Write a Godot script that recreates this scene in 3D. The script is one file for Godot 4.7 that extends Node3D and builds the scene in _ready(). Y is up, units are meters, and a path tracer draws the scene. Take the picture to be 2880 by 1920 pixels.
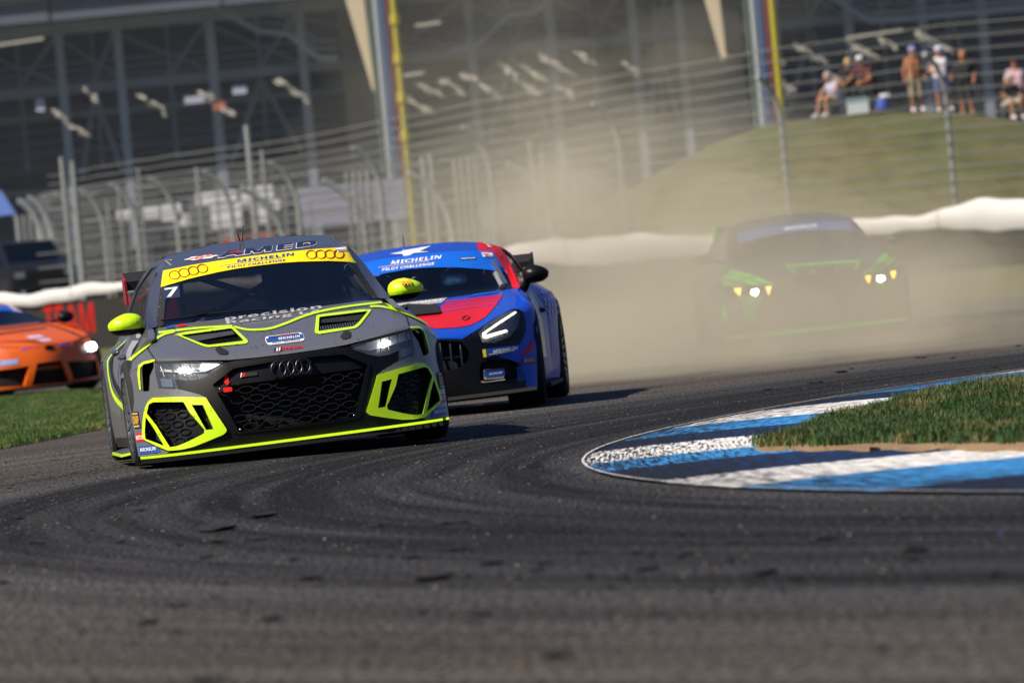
extends Node3D

# ---------------------------------------------------------------- mesh builder
class MB:
	var v := PackedVector3Array()
	var n := PackedVector3Array()
	var uv := PackedVector2Array()
	func tri(a: Vector3, b: Vector3, c: Vector3, na: Vector3, nb: Vector3, nc: Vector3, ua := Vector2.ZERO, ub := Vector2.ZERO, uc := Vector2.ZERO) -> void:
		if (b - a).cross(c - a).dot(na + nb + nc) > 0.0:
			v.append(a); v.append(c); v.append(b); n.append(na); n.append(nc); n.append(nb); uv.append(ua); uv.append(uc); uv.append(ub)
		else:
			v.append(a); v.append(b); v.append(c); n.append(na); n.append(nb); n.append(nc); uv.append(ua); uv.append(ub); uv.append(uc)
	func quad(a: Vector3, b: Vector3, c: Vector3, d: Vector3, nn: Vector3) -> void:
		tri(a, b, c, nn, nn, nn); tri(a, c, d, nn, nn, nn)
	func quad4(a: Vector3, b: Vector3, c: Vector3, d: Vector3, na: Vector3, nb: Vector3, nc: Vector3, nd: Vector3) -> void:
		tri(a, b, c, na, nb, nc); tri(a, c, d, na, nc, nd)
	func box(c: Vector3, s: Vector3, bs := Basis.IDENTITY) -> void:
		var h := s * 0.5
		for k in 3:
			for sg in [-1.0, 1.0]:
				var nn := Vector3.ZERO
				nn[k] = sg
				var e1 := Vector3.ZERO
				var e2 := Vector3.ZERO
				e1[(k + 1) % 3] = h[(k + 1) % 3]
				e2[(k + 2) % 3] = h[(k + 2) % 3]
				var o := nn * h[k]
				quad(c + bs * (o - e1 - e2), c + bs * (o + e1 - e2), c + bs * (o + e1 + e2), c + bs * (o - e1 + e2), (bs * nn).normalized())
	func bar(a: Vector3, b: Vector3, w: float, h: float, up := Vector3.UP) -> void:
		var z := (b - a).normalized()
		var x := up.cross(z)
		if x.length() < 0.01:
			x = Vector3.RIGHT
		x = x.normalized()
		box((a + b) * 0.5, Vector3(w, h, a.distance_to(b)), Basis(x, z.cross(x), z))
	func tube(p: Array, r: float, sides := 8, closed := false, r2 := -1.0) -> void:
		var m := p.size()
		var rings := []
		var prev := Vector3.ZERO
		for i in m:
			var a: Vector3 = p[(i - 1 + m) % m] if closed or i > 0 else p[i]
			var b: Vector3 = p[(i + 1) % m] if closed or i < m - 1 else p[i]
			var t := (b - a).normalized()
			var u := prev - t * prev.dot(t) if prev != Vector3.ZERO else t.cross(Vector3(0.31, 0.9, 0.2))
			u = u.normalized()
			prev = u
			var w := t.cross(u)
			var rr := r if r2 < 0.0 else lerpf(r, r2, float(i) / (m - 1))
			var ring := []
			for k in sides:
				var q := TAU * k / sides
				var d := u * cos(q) + w * sin(q)
				ring.append([p[i] + d * rr, d])
			rings.append(ring)
		for i in (m if closed else m - 1):
			var ra: Array = rings[i]
			var rb: Array = rings[(i + 1) % m]
			for k in sides:
				var l := (k + 1) % sides
				quad4(ra[k][0], ra[l][0], rb[l][0], rb[k][0], ra[k][1], ra[l][1], rb[l][1], rb[k][1])
		if not closed:
			for e in [0, m - 1]:
				var t2: Vector3 = (p[1] - p[0]).normalized() * -1.0 if e == 0 else (p[m - 1] - p[m - 2]).normalized()
				for k in range(1, sides - 1):
					tri(rings[e][0][0], rings[e][k][0], rings[e][k + 1][0], t2, t2, t2)
	func lathe_x(prof: Array, seg: int) -> void:   # profile of (x, r), turned about the x axis
		for i in prof.size() - 1:
			var a: Vector2 = prof[i]
			var b: Vector2 = prof[i + 1]
			var d := (b - a).normalized()
			var nx := d.y
			var nr := -d.x
			for k in seg:
				var q0 := TAU * k / seg
				var q1 := TAU * (k + 1) / seg
				var c0 := Vector3(0, cos(q0), sin(q0))
				var c1 := Vector3(0, cos(q1), sin(q1))
				var n0 := Vector3(nx, 0, 0) + c0 * nr
				var n1 := Vector3(nx, 0, 0) + c1 * nr
				quad4(Vector3(a.x, 0, 0) + c0 * a.y, Vector3(a.x, 0, 0) + c1 * a.y, Vector3(b.x, 0, 0) + c1 * b.y, Vector3(b.x, 0, 0) + c0 * b.y, n0, n1, n1, n0)
	func ball(c: Vector3, s: Vector3, seg := 14, rows := 8) -> void:
		for j in rows:
			for k in seg:
				var p := []
				for e in [[j, k], [j, k + 1], [j + 1, k + 1], [j + 1, k]]:
					var th: float = PI * e[0] / rows
					var ph: float = TAU * e[1] / seg
					p.append(Vector3(sin(th) * cos(ph), cos(th), sin(th) * sin(ph)))
				var nn := []
				for q in p:
					nn.append((q / s).normalized())
				quad4(c + p[0] * s, c + p[1] * s, c + p[2] * s, c + p[3] * s, nn[0], nn[1], nn[2], nn[3])
	func mesh() -> ArrayMesh:
		var a := []
		a.resize(Mesh.ARRAY_MAX)
		a[Mesh.ARRAY_VERTEX] = v
		a[Mesh.ARRAY_NORMAL] = n
		a[Mesh.ARRAY_TEX_UV] = uv
		var m := ArrayMesh.new()
		if v.size() > 0:
			m.add_surface_from_arrays(Mesh.PRIMITIVE_TRIANGLES, a)
		return m

# ---------------------------------------------------------------- front skin of a car: layers between character lines, z as a function of (x, y)
class CarSkin:
	const N := 240
	const XM := 1.15
	var Y := []
	var Z := []
	var bulge := 0.04
	static func kn(ks: Array, x: float) -> float:
		var m := ks.size()
		if x <= ks[0][0]:
			return ks[0][1]
		if x >= ks[m - 1][0]:
			return ks[m - 1][1]
		var i := 0
		while i < m - 2 and ks[i + 1][0] <= x:
			i += 1
		var t := []
		for j in [i, i + 1]:
			if j == 0:
				t.append(0.0)
			elif j == m - 1:
				t.append((ks[j][1] - ks[j - 1][1]) / (ks[j][0] - ks[j - 1][0]))
			else:
				var a: float = (ks[j][1] - ks[j - 1][1]) / (ks[j][0] - ks[j - 1][0])
				var b: float = (ks[j + 1][1] - ks[j][1]) / (ks[j + 1][0] - ks[j][0])
				t.append(0.0 if a * b <= 0.0 else 2.0 * a * b / (a + b))
		var h: float = ks[i + 1][0] - ks[i][0]
		var s: float = (x - ks[i][0]) / h
		return (2 * s * s * s - 3 * s * s + 1) * ks[i][1] + (s * s * s - 2 * s * s + s) * h * t[0] + (-2 * s * s * s + 3 * s * s) * ks[i + 1][1] + (s * s * s - s * s) * h * t[1]
	func _init(ys: Array, zs: Array, b: float) -> void:
		bulge = b
		for pair in [[ys, Y], [zs, Z]]:
			for ks in pair[0]:
				var tab := PackedFloat32Array()
				for i in N + 2:
					tab.append(kn(ks, XM * i / N))
				pair[1].append(tab)
	func z(x: float, y: float) -> float:
		var f: float = minf(absf(x), XM - 0.001) / XM * N
		var i := int(f)
		f -= i
		var last := Y.size() - 2
		for k in last + 1:
			var y1: float = lerpf(Y[k + 1][i], Y[k + 1][i + 1], f)
			if y <= y1 or k == last:
				var y0: float = lerpf(Y[k][i], Y[k][i + 1], f)
				var z0: float = lerpf(Z[k][i], Z[k][i + 1], f)
				var z1: float = lerpf(Z[k + 1][i], Z[k + 1][i + 1], f)
				var t: float = (y - y0) / maxf(y1 - y0, 0.02)
				if k == 0:
					t = clampf(t, -0.3, 1.15)
					return lerpf(z0, z1, t) + bulge * 4.0 * maxf(t, 0.0) * (1.0 - minf(t, 1.0)) * maxf(0.0, 1.0 - x * x * 0.9)
				t = clampf(t, 0.0, 1.15)
				if k == 1:
					t = pow(t, 1.25)
				return lerpf(z0, z1, t)
		return 0.0
	func p(x: float, y: float) -> Vector3:
		return Vector3(x, y, z(x, y))

# ---------------------------------------------------------------- helpers
var M := {}
var rng := RandomNumberGenerator.new()

func mat(called: String, c: Color, rough := 0.5, metal := 0.0, coat := 0.0) -> StandardMaterial3D:
	if M.has(called):
		return M[called]
	var m := StandardMaterial3D.new()
	m.resource_name = called
	m.albedo_color = c.linear_to_srgb()
	m.roughness = rough
	m.metallic = metal
	if coat > 0.0:
		m.clearcoat_enabled = true
		m.clearcoat = coat
		m.clearcoat_roughness = 0.06
	M[called] = m
	return m

func glow(called: String, c: Color, e: float) -> void:
	var m := mat(called, Color(0.8, 0.8, 0.8), 0.4)
	m.emission_enabled = true
	m.emission = c
	m.emission_energy_multiplier = e

func glass(called: String, c: Color, alpha: float) -> void:
	var m := mat(called, c, 0.04)
	m.albedo_color.a = alpha
	m.transparency = BaseMaterial3D.TRANSPARENCY_ALPHA

func put(parent: Node, called: String, mesh: Mesh, m: Material) -> MeshInstance3D:
	var o := MeshInstance3D.new()
	o.name = called
	o.mesh = mesh
	o.material_override = m
	parent.add_child(o, true)
	return o

func thing(called: String, label: String, category: String, group := "", kind := "") -> Node3D:
	var o := Node3D.new()
	o.name = called
	add_child(o, true)
	tag(o, label, category, group, kind)
	return o

func tag(o: Node, label: String, category: String, group := "", kind := "") -> void:
	if label:
		o.set_meta("label", label)
	if category:
		o.set_meta("category", category)
	if group:
		o.set_meta("group", group)
	if kind:
		o.set_meta("kind", kind)

func structure(called: String, mesh: Mesh, m: Material) -> MeshInstance3D:
	var o := put(self, called, mesh, m)
	o.set_meta("kind", "structure")
	return o

func V2(a: Array) -> PackedVector2Array:
	var o := PackedVector2Array()
	for i in a.size() / 2:
		o.append(Vector2(a[2 * i], a[2 * i + 1]))
	return o

func mir(p: PackedVector2Array) -> PackedVector2Array:
	var o := PackedVector2Array()
	for i in range(p.size() - 1, -1, -1):
		o.append(Vector2(-p[i].x, p[i].y))
	return o

func sym(a: Array) -> PackedVector2Array:   # the outline on the +x side, closed with its mirror
	var r := V2(a)
	r.append_array(mir(r))
	return r

func rounded(p: PackedVector2Array, r: float, steps := 3) -> PackedVector2Array:
	var o := PackedVector2Array()
	var m := p.size()
	for i in m:
		var a := p[(i - 1 + m) % m]
		var b := p[i]
		var c := p[(i + 1) % m]
		var da := minf(r, a.distance_to(b) * 0.45)
		var dc := minf(r, c.distance_to(b) * 0.45)
		var s := b + (a - b).normalized() * da
		var e := b + (c - b).normalized() * dc
		for k in steps + 1:
			var t := float(k) / steps
			o.append(s.lerp(b, t).lerp(b.lerp(e, t), t))
	return o

func rect(cx: float, cy: float, w: float, h: float) -> PackedVector2Array:
	return PackedVector2Array([Vector2(cx - w / 2, cy - h / 2), Vector2(cx + w / 2, cy - h / 2), Vector2(cx + w / 2, cy + h / 2), Vector2(cx - w / 2, cy + h / 2)])

func ribbon(line: PackedVector2Array, w: float) -> PackedVector2Array:   # an open line given a width
	var l := PackedVector2Array()
	var r := PackedVector2Array()
	for i in line.size():
		var d := (line[mini(i + 1, line.size() - 1)] - line[maxi(i - 1, 0)]).normalized()
		var q := Vector2(-d.y, d.x) * w * 0.5
		l.append(line[i] + q)
		r.insert(0, line[i] - q)
	l.append_array(r)
	return l

func smooth(p: PackedVector2Array, steps := 6) -> PackedVector2Array:
	var o := PackedVector2Array()
	for i in p.size() - 1:
		for k in steps:
			o.append(p[i].cubic_interpolate(p[i + 1], p[maxi(i - 1, 0)], p[mini(i + 2, p.size() - 1)], float(k) / steps))
	o.append(p[p.size() - 1])
	return o

# an outlined sheet laid on a surface S(u, v), cut into cells so that it follows it; «depth» gives it edges that go back along «dir»
func plate(poly: PackedVector2Array, holes: Array, cell: float, S: Callable, off := 0.0, depth := 0.02, dir := Vector3(0, 0, -1), mb: MB = null) -> MB:
	if mb == null:
		mb = MB.new()
	var lo := poly[0]
	var hi := poly[0]
	for q in poly:
		lo = lo.min(q)
		hi = hi.max(q)
	var nx := maxi(1, int(ceil((hi.x - lo.x) / cell)))
	var ny := maxi(1, int(ceil((hi.y - lo.y) / cell)))
	var cw := (hi.x - lo.x) / nx
	var ch := (hi.y - lo.y) / ny
	var cache := {}
	for i in nx:
		for j in ny:
			var pieces: Array = Geometry2D.intersect_polygons(poly, PackedVector2Array([lo + Vector2(cw * i, ch * j), lo + Vector2(cw * (i + 1), ch * j), lo + Vector2(cw * (i + 1), ch * (j + 1)), lo + Vector2(cw * i, ch * (j + 1))]))
			for h in holes:
				var next := []
				for q in pieces:
					next.append_array(Geometry2D.clip_polygons(q, h))
				pieces = next
			for q in pieces:
				if q.size() < 3 or Geometry2D.is_polygon_clockwise(q) and holes.size() > 0 and pieces.size() > 1 and false:
					continue
				var ids := Geometry2D.triangulate_polygon(q)
				for k in ids.size() / 3:
					var a: Array = at(S, q[ids[3 * k]], off, dir, cache)
					var b: Array = at(S, q[ids[3 * k + 1]], off, dir, cache)
					var c: Array = at(S, q[ids[3 * k + 2]], off, dir, cache)
					mb.tri(a[0], b[0], c[0], a[1], b[1], c[1], q[ids[3 * k]], q[ids[3 * k + 1]], q[ids[3 * k + 2]])
	if depth > 0.0:
		var rims := [poly]
		rims.append_array(holes)
		for h in rims:
			var clockwise := Geometry2D.is_polygon_clockwise(h)
			var outer: bool = h == poly
			for i in h.size():
				var a: Vector2 = h[i]
				var b: Vector2 = h[(i + 1) % h.size()]
				var m := maxi(1, int(ceil(a.distance_to(b) / cell)))
				for k in m:
					var p: Array = at(S, a.lerp(b, float(k) / m), off, dir, cache)
					var q: Array = at(S, a.lerp(b, float(k + 1) / m), off, dir, cache)
					var nn: Vector3 = (q[0] - p[0]).cross(dir).normalized()
					if clockwise != outer:
						nn = -nn
					mb.quad(p[0], q[0], q[0] + dir * depth, p[0] + dir * depth, nn * (1.0 if dir.z < -0.5 or dir.x > 0 else 1.0))
	return mb

func at(S: Callable, q: Vector2, off: float, dir: Vector3, cache: Dictionary) -> Array:
	var key := Vector2i(roundi(q.x * 20000.0), roundi(q.y * 20000.0))
	if cache.has(key):
		return cache[key]
	var e := 0.006
	var p: Vector3 = S.call(q.x, q.y)
	var du: Vector3 = S.call(q.x + e, q.y) - S.call(q.x - e, q.y)
	var dv: Vector3 = S.call(q.x, q.y + e) - S.call(q.x, q.y - e)
	var nn := du.cross(dv).normalized()
	if nn.dot(dir) > 0.0:
		nn = -nn
	var r := [p + nn * off, nn]
	cache[key] = r
	return r

var fonts := {}
# flat lettering laid on a surface: «w», «h» its size in metres, «slant» its lean
func text(words: String, at_x: float, at_y: float, w: float, h: float, slant: float, S: Callable, off: float, dir := Vector3(0, 0, -1), flip := 1.0, turn := 0.0, serif := false) -> ArrayMesh:
	var key := "s" if serif else "b"
	if not fonts.has(key):
		var f := SystemFont.new()
		f.font_names = PackedStringArray(["Droid Serif" if serif else "Droid Sans"])
		f.font_weight = 700
		fonts[key] = f
	var t := TextMesh.new()
	t.font = fonts[key]
	t.text = words
	t.font_size = 48
	t.pixel_size = 0.01
	t.curve_step = 2.0
	t.depth = 0.0
	var s := t.get_mesh_arrays()
	var p: PackedVector3Array = s[Mesh.ARRAY_VERTEX]
	var ids = s[Mesh.ARRAY_INDEX]
	if ids == null or ids.size() == 0:
		ids = PackedInt32Array(range(p.size()))
	var lo := p[0]
	var hi := p[0]
	for q in p:
		lo = lo.min(q)
		hi = hi.max(q)
	var mb := MB.new()
	var cache := {}
	for k in ids.size() / 3:
		var r := []
		for c in 3:
			var q: Vector3 = p[ids[3 * k + c]]
			var x := (q.x - (lo.x + hi.x) / 2) / (hi.x - lo.x) * w
			var y := (q.y - (lo.y + hi.y) / 2) / (hi.y - lo.y) * h
			x += y * slant
			r.append(at(S, Vector2(at_x + (x * cos(turn) - y * sin(turn)) * flip, at_y + x * sin(turn) + y * cos(turn)), off, dir, cache))
		mb.tri(r[0][0], r[1][0], r[2][0], r[0][1], r[1][1], r[2][1])
	return mb.mesh()

func ring_poly(cx: float, cy: float, rx: float, ry: float, n := 20) -> PackedVector2Array:
	var o := PackedVector2Array()
	for k in n:
		o.append(Vector2(cx + rx * cos(TAU * k / n), cy + ry * sin(TAU * k / n)))
	return o

func ring_on(S: Callable, cx: float, cy: float, rx: float, ry: float, r: float, off: float, n := 20, sides := 6) -> MB:
	var mb := MB.new()
	var pts := []
	for k in n:
		var a: Array = at(S, Vector2(cx + rx * cos(TAU * k / n), cy + ry * sin(TAU * k / n)), off, Vector3(0, 0, -1), {})
		pts.append(a[0])
	mb.tube(pts, r, sides, true)
	return mb

func line_on(S: Callable, line: PackedVector2Array, off: float, dir := Vector3(0, 0, -1)) -> Array:
	var pts := []
	for q in line:
		pts.append(at(S, q, off, dir, {})[0])
	return pts

func _ready() -> void:
	rng.seed = 7
	# camera: 300 mm lens, rolled, one metre above the track
	var cam := Camera3D.new()
	cam.name = "camera"
	cam.position = Vector3(0, 1.0, 0)
	cam.basis = Basis(Vector3.RIGHT, deg_to_rad(-0.4846)) * Basis(Vector3.BACK, deg_to_rad(-5.2))
	var lens := CameraAttributesPhysical.new()
	lens.frustum_focal_length = 300.0
	lens.frustum_focus_distance = 52.3
	lens.frustum_near = 1.0
	lens.frustum_far = 3000.0
	lens.exposure_aperture = 6.0
	cam.attributes = lens
	cam.near = 1.0
	cam.far = 3000.0
	add_child(cam)
	cam.current = true
	var env := Environment.new()
	env.background_mode = Environment.BG_SKY
	env.tonemap_mode = Environment.TONE_MAPPER_LINEAR
	env.tonemap_exposure = 1.32
	env.sdfgi_enabled = true
	env.ssao_enabled = true
	env.ssil_enabled = true
	env.volumetric_fog_enabled = true
	env.volumetric_fog_density = 0.0
	var sky := Sky.new()
	var psm := ProceduralSkyMaterial.new()
	psm.sky_top_color = Color(0.28, 0.44, 0.74)
	psm.sky_horizon_color = Color(0.7, 0.77, 0.85)
	psm.sky_curve = 0.16
	psm.ground_bottom_color = Color(0.2, 0.2, 0.18)
	psm.ground_horizon_color = Color(0.55, 0.6, 0.62)
	psm.sky_energy_multiplier = 0.66
	sky.sky_material = psm
	env.sky = sky
	var we := WorldEnvironment.new()
	we.name = "world_environment"
	we.environment = env
	add_child(we)
	var sun := DirectionalLight3D.new()
	sun.name = "sun"
	sun.light_energy = 1.6
	sun.light_color = Color(1.0, 0.955, 0.89)
	sun.light_angular_distance = 0.5
	sun.shadow_enabled = true
	add_child(sun)
	var el := deg_to_rad(46.0)
	var az := deg_to_rad(30.0)
	sun.look_at_from_position(Vector3(-cos(el) * cos(az), sin(el), cos(el) * sin(az)) * 50.0, Vector3.ZERO)
	materials()
	ground()
	kerb()
	grandstand()
	background()
	spectators()
	first_car()
	second_car()
	third_car()
	fourth_car()
	litter()
	grit()
	dust()

func materials() -> void:
	mat("black", Color(0.006, 0.006, 0.007), 0.38).metallic_specular = 0.32
	mat("matt_black", Color(0.007, 0.007, 0.007), 0.75)
	mat("void_black", Color(0.003, 0.003, 0.003), 0.9)
	mat("rubber", Color(0.012, 0.012, 0.012), 0.8)
	mat("grey_paint", Color(0.125, 0.127, 0.136), 0.36, 0.1, 0.5)
	mat("navy_roof", Color(0.055, 0.06, 0.08), 0.35, 0.1, 0.6)
	mat("lime", Color(0.6, 0.93, 0.0), 0.4, 0.0, 0.3)
	mat("yellow", Color(0.95, 0.72, 0.0), 0.45)
	mat("white", Color(0.8, 0.8, 0.8), 0.5)
	mat("navy", Color(0.01, 0.016, 0.06), 0.5)
	mat("logo_blue", Color(0.01, 0.07, 0.32), 0.45)
	mat("banner_blue", Color(0.005, 0.12, 0.62), 0.45)
	mat("dark_red", Color(0.22, 0.012, 0.008), 0.5)
	mat("red", Color(0.6, 0.008, 0.01), 0.45, 0.0, 0.1).metallic_specular = 0.3
	mat("wing_red", Color(0.3, 0.012, 0.025), 0.4)
	mat("royal", Color(0.006, 0.06, 0.46), 0.4, 0.0, 0.25).metallic_specular = 0.35
	mat("orange", Color(0.66, 0.1, 0.0), 0.45, 0.0, 0.15)
	mat("steel", Color(0.5, 0.5, 0.5), 0.25, 0.9)
	mat("chrome", Color(0.75, 0.75, 0.76), 0.12, 1.0)
	mat("dark_chrome", Color(0.12, 0.12, 0.125), 0.16, 1.0)
	mat("rim", Color(0.06, 0.06, 0.065), 0.3, 0.8)
	mat("pale_rim", Color(0.2, 0.2, 0.21), 0.3, 0.7)
	mat("emblem_dark", Color(0.05, 0.05, 0.055), 0.3, 0.9)
	mat("galvanised", Color(0.42, 0.45, 0.46), 0.5, 0.3)
	mat("mesh_grey", Color(0.011, 0.012, 0.015), 0.9).metallic_specular = 0.15
	mat("net_grey", Color(0.1, 0.1, 0.11), 0.5)
	mat("cage", Color(0.25, 0.25, 0.26), 0.4)
	mat("suit_orange", Color(0.4, 0.05, 0.01), 0.8)
	mat("suit_dark", Color(0.02, 0.02, 0.03), 0.8)
	mat("visor", Color(0.25, 0.6, 0.95), 0.2, 0.6)
	mat("amber", Color(0.7, 0.35, 0.0), 0.4)
	glow("lamp_white", Color(1.0, 0.98, 0.95), 4.0)
	glow("lamp_hot", Color(1.0, 0.98, 0.94), 14.0)
	glow("lamp_strip", Color(1.0, 0.97, 0.85), 1.6)
	glow("lamp_amber", Color(1.0, 0.7, 0.0), 7.0)
	glow("lamp_dusty", Color(1.0, 0.98, 0.94), 40.0)
	glass("windscreen", Color(0.004, 0.007, 0.014), 0.72)
	glass("clear_screen", Color(0.006, 0.008, 0.012), 0.22)
	M.windscreen.metallic_specular = 0.3
	M.clear_screen.metallic_specular = 0.34
	glass("side_glass", Color(0.1, 0.11, 0.12), 0.75)
	glass("lamp_glass", Color(0.5, 0.55, 0.6), 0.1)

# ---------------------------------------------------------------- textures
func noise_bytes(seed_: int, w: int, h: int, freq: float, octaves := 4, type := FastNoiseLite.TYPE_SIMPLEX_SMOOTH) -> PackedByteArray:
	var f := FastNoiseLite.new()
	f.seed = seed_
	f.noise_type = type
	f.frequency = freq
	f.fractal_octaves = octaves
	return f.get_image(w, h, false, false, true).get_data()

func stretched(seed_: int, w: int, h: int, sw: int, freq: float, octaves := 4) -> PackedByteArray:   # noise drawn out along x
	var im := Image.create_from_data(sw, h, false, Image.FORMAT_L8, noise_bytes(seed_, sw, h, freq, octaves))
	im.resize(w, h, Image.INTERPOLATE_CUBIC)
	return im.get_data()

func tex(im: Image) -> ImageTexture:
	return ImageTexture.create_from_image(im)

func to_srgb8(x: float) -> int:
	return clampi(int(255.0 * (12.92 * x if x < 0.0031308 else 1.055 * pow(x, 1.0 / 2.4) - 0.055)), 0, 255)

const CX := 40.3    # centre of the corner
const CZ := -42.8
const CR := 40.0

func polar(x: float, z: float) -> Vector2:   # (metres along the corner, metres outside the kerb's edge)
	var d := Vector2(x - CX, z - CZ)
	return Vector2(atan2(d.y, -d.x) * CR, d.length() - CR)

func from_polar(s: float, r: float) -> Vector3:
	var a := s / CR
	return Vector3(CX - (CR + r) * cos(a), 0, CZ + (CR + r) * sin(a))

func ground() -> void:
	# grass plain with the spectators' bank
	var gm := mat("grass_far", Color(0.085, 0.1, 0.03), 0.95)
	var nt := noise_bytes(3, 512, 512, 0.02, 5)
	var n2 := noise_bytes(4, 512, 512, 0.004, 3)
	var im := Image.create(512, 512, false, Image.FORMAT_RGB8)
	for y in 512:
		for x in 512:
			var a := nt[y * 512 + x] / 255.0
			var b := n2[y * 512 + x] / 255.0
			var k := 0.55 + 0.7 * a
			im.set_pixel(x, y, Color(k * lerpf(0.07, 0.13, b), k * lerpf(0.09, 0.11, b), k * lerpf(0.022, 0.032, b)).linear_to_srgb())
	gm.albedo_color = Color.WHITE
	gm.albedo_texture = tex(im)
	gm.uv1_triplanar = true
	gm.uv1_world_triplanar = true
	gm.uv1_scale = Vector3(0.11, 0.11, 0.11)
	var mb := MB.new()
	mb.quad(Vector3(-900, -0.02, 200), Vector3(900, -0.02, 200), Vector3(900, -0.02, -1500), Vector3(-900, -0.02, -1500), Vector3.UP)
	structure("ground", mb.mesh(), gm)
	# mound
	mb = MB.new()
	var hs := []
	for i in 61:
		var row := []
		for j in 25:
			row.append(bank(-12.0 + i, 207.0 + j * 2.0))
		hs.append(row)
	for i in 60:
		for j in 24:
			var q := []
			var nn := []
			for e in [[0, 0], [1, 0], [1, 1], [0, 1]]:
				var x: float = -12.0 + i + e[0]
				var d: float = 207.0 + (j + e[1]) * 2.0
				q.append(Vector3(x, hs[i + e[0]][j + e[1]], -d))
				nn.append(Vector3(bank(x - 0.5, d) - bank(x + 0.5, d), 1.0, bank(x, d + 0.5) - bank(x, d - 0.5)).normalized())
			mb.quad4(q[0], q[1], q[2], q[3], nn[0], nn[1], nn[2], nn[3])
	structure("grass_hill", mb.mesh(), gm)
	# asphalt: texture runs along the corner (u) and across it (v)
	var W := 512
	var H := 1024
	var streak := stretched(11, W, H, 8, 0.035, 5)
	var fine := stretched(12, W, H, 14, 0.16, 3)
	var slow := noise_bytes(13, W, H, 0.006, 3)
	var marks := PackedFloat32Array()   # single skid marks, each with its own start and end
	marks.resize(W * H)
	var rm := RandomNumberGenerator.new()
	rm.seed = 77
	for i in 210:
		var r0 := rm.randf_range(0.1, 3.2) if i % 3 else rm.randf_range(-0.2, 9.0)
		var half := rm.randf_range(0.03, 0.11)
		var u0 := rm.randf() * W
		var run := rm.randf_range(0.12, 0.6) * W
		var drift := rm.randf_range(-0.22, 0.22)
		var dark := rm.randf_range(0.07, 0.28)
		for x in int(run):
			var t := x / run
			var r := r0 + drift * (t - 0.5) + 0.5 * drift * pow(t, 2.0)
			var env_ := sin(t * PI) * dark
			var yc := (r + 4.0) / 24.0 * H
			var hw := half / 24.0 * H
			for y in range(maxi(0, int(yc - hw * 2.0)), mini(H, int(yc + hw * 2.0) + 1)):
				var at_ := y * W + int(u0 + x) % W
				marks[at_] = minf(0.55, marks[at_] + env_ * (1.0 - smoothstep(hw * 0.7, hw * 1.8, absf(y - yc))))
	im = Image.create(W, H, false, Image.FORMAT_RGB8)
	for y in H:
		var r := -4.0 + 24.0 * y / H    # metres outside the kerb's edge
		var line := exp(-pow((r - 1.3) / 1.5, 2.0))            # rubbered racing line
		var dusty := smoothstep(2.6, 5.6, r)
		for x in W:
			var a := streak[y * W + x] / 255.0 - 0.5
			var b := fine[y * W + x] / 255.0 - 0.5
			var c := slow[y * W + x] / 255.0 - 0.5
			var k := 0.098 * (1.0 + 0.55 * a + 0.8 * b + 0.25 * c) * (1.0 - 0.2 * line) + 0.05 * dusty * (1.0 + 1.0 * a)
			k = maxf(k * (1.0 - marks[y * W + x]), 0.014)
			im.set_pixel(x, y, Color(k * lerpf(1.08, 1.18, dusty), k * lerpf(1.06, 1.05, dusty), k * lerpf(1.06, 0.92, dusty)).linear_to_srgb())
	var am := mat("asphalt", Color.WHITE, 0.78)
	am.albedo_color = Color.WHITE
	am.albedo_texture = tex(im)
	am.metallic_specular = 0.16
	var g1 := noise_bytes(21, 512, 512, 0.35, 2)
	var g2 := noise_bytes(22, 512, 512, 0.15, 3)
	var dm := Image.create(512, 512, false, Image.FORMAT_RGB8)
	for y in 512:
		for x in 512:
			var a := g1[y * 512 + x] / 255.0
			var b := g2[y * 512 + x] / 255.0
			var k := clampf(0.05 + 0.3 * a + 0.95 * b + (0.5 if a > 0.82 else 0.0), 0.12, 1.0)
			dm.set_pixel(x, y, Color(k, k, k))
	am.detail_enabled = true
	am.detail_albedo = tex(dm)
	am.detail_blend_mode = BaseMaterial3D.BLEND_MODE_MUL
	am.detail_uv_layer = BaseMaterial3D.DETAIL_UV_2
	am.uv2_scale = Vector3(0.5, 0.09, 0.5)
	var st := SurfaceTool.new()
	st.begin(Mesh.PRIMITIVE_TRIANGLES)
	st.set_normal(Vector3.UP)
	var xs := []
	var x := -30.0
	while x <= 34.0:
		xs.append(x)
		x += 0.5 if absf(x) < 8.0 else 2.0
	var ds := range(4, 119)
	for d in ds:
		for xx in xs:
			var q := polar(xx, -d)
			st.set_uv(Vector2(q.x / 26.0, (q.y + 4.0) / 24.0))
			st.set_uv2(Vector2(xx, -d))
			st.add_vertex(Vector3(xx, -0.012, -d))
	var m := xs.size()
	for i in ds.size() - 1:
		for k in m - 1:
			var a := i * m + k
			for v in [a, a + m, a + 1, a + 1, a + m, a + m + 1]:
				st.add_index(v)
	structure("road", st.commit(), am)

func bank(x: float, d: float) -> float:
	var crest := CarSkin.kn([[-12.0, 0.1], [-2.0, 0.5], [0.6, 1.45], [1.8, 2.2], [4.3, 3.26], [5.8, 3.89], [7.7, 4.28], [10.0, 4.31], [12.0, 4.18], [14.2, 3.7], [18.0, 3.0], [30.0, 2.6], [48.0, 1.0]], x)
	return crest * smoothstep(209.0, 227.0, d) * (1.0 - smoothstep(236.0, 254.0, d)) - 0.06

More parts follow.
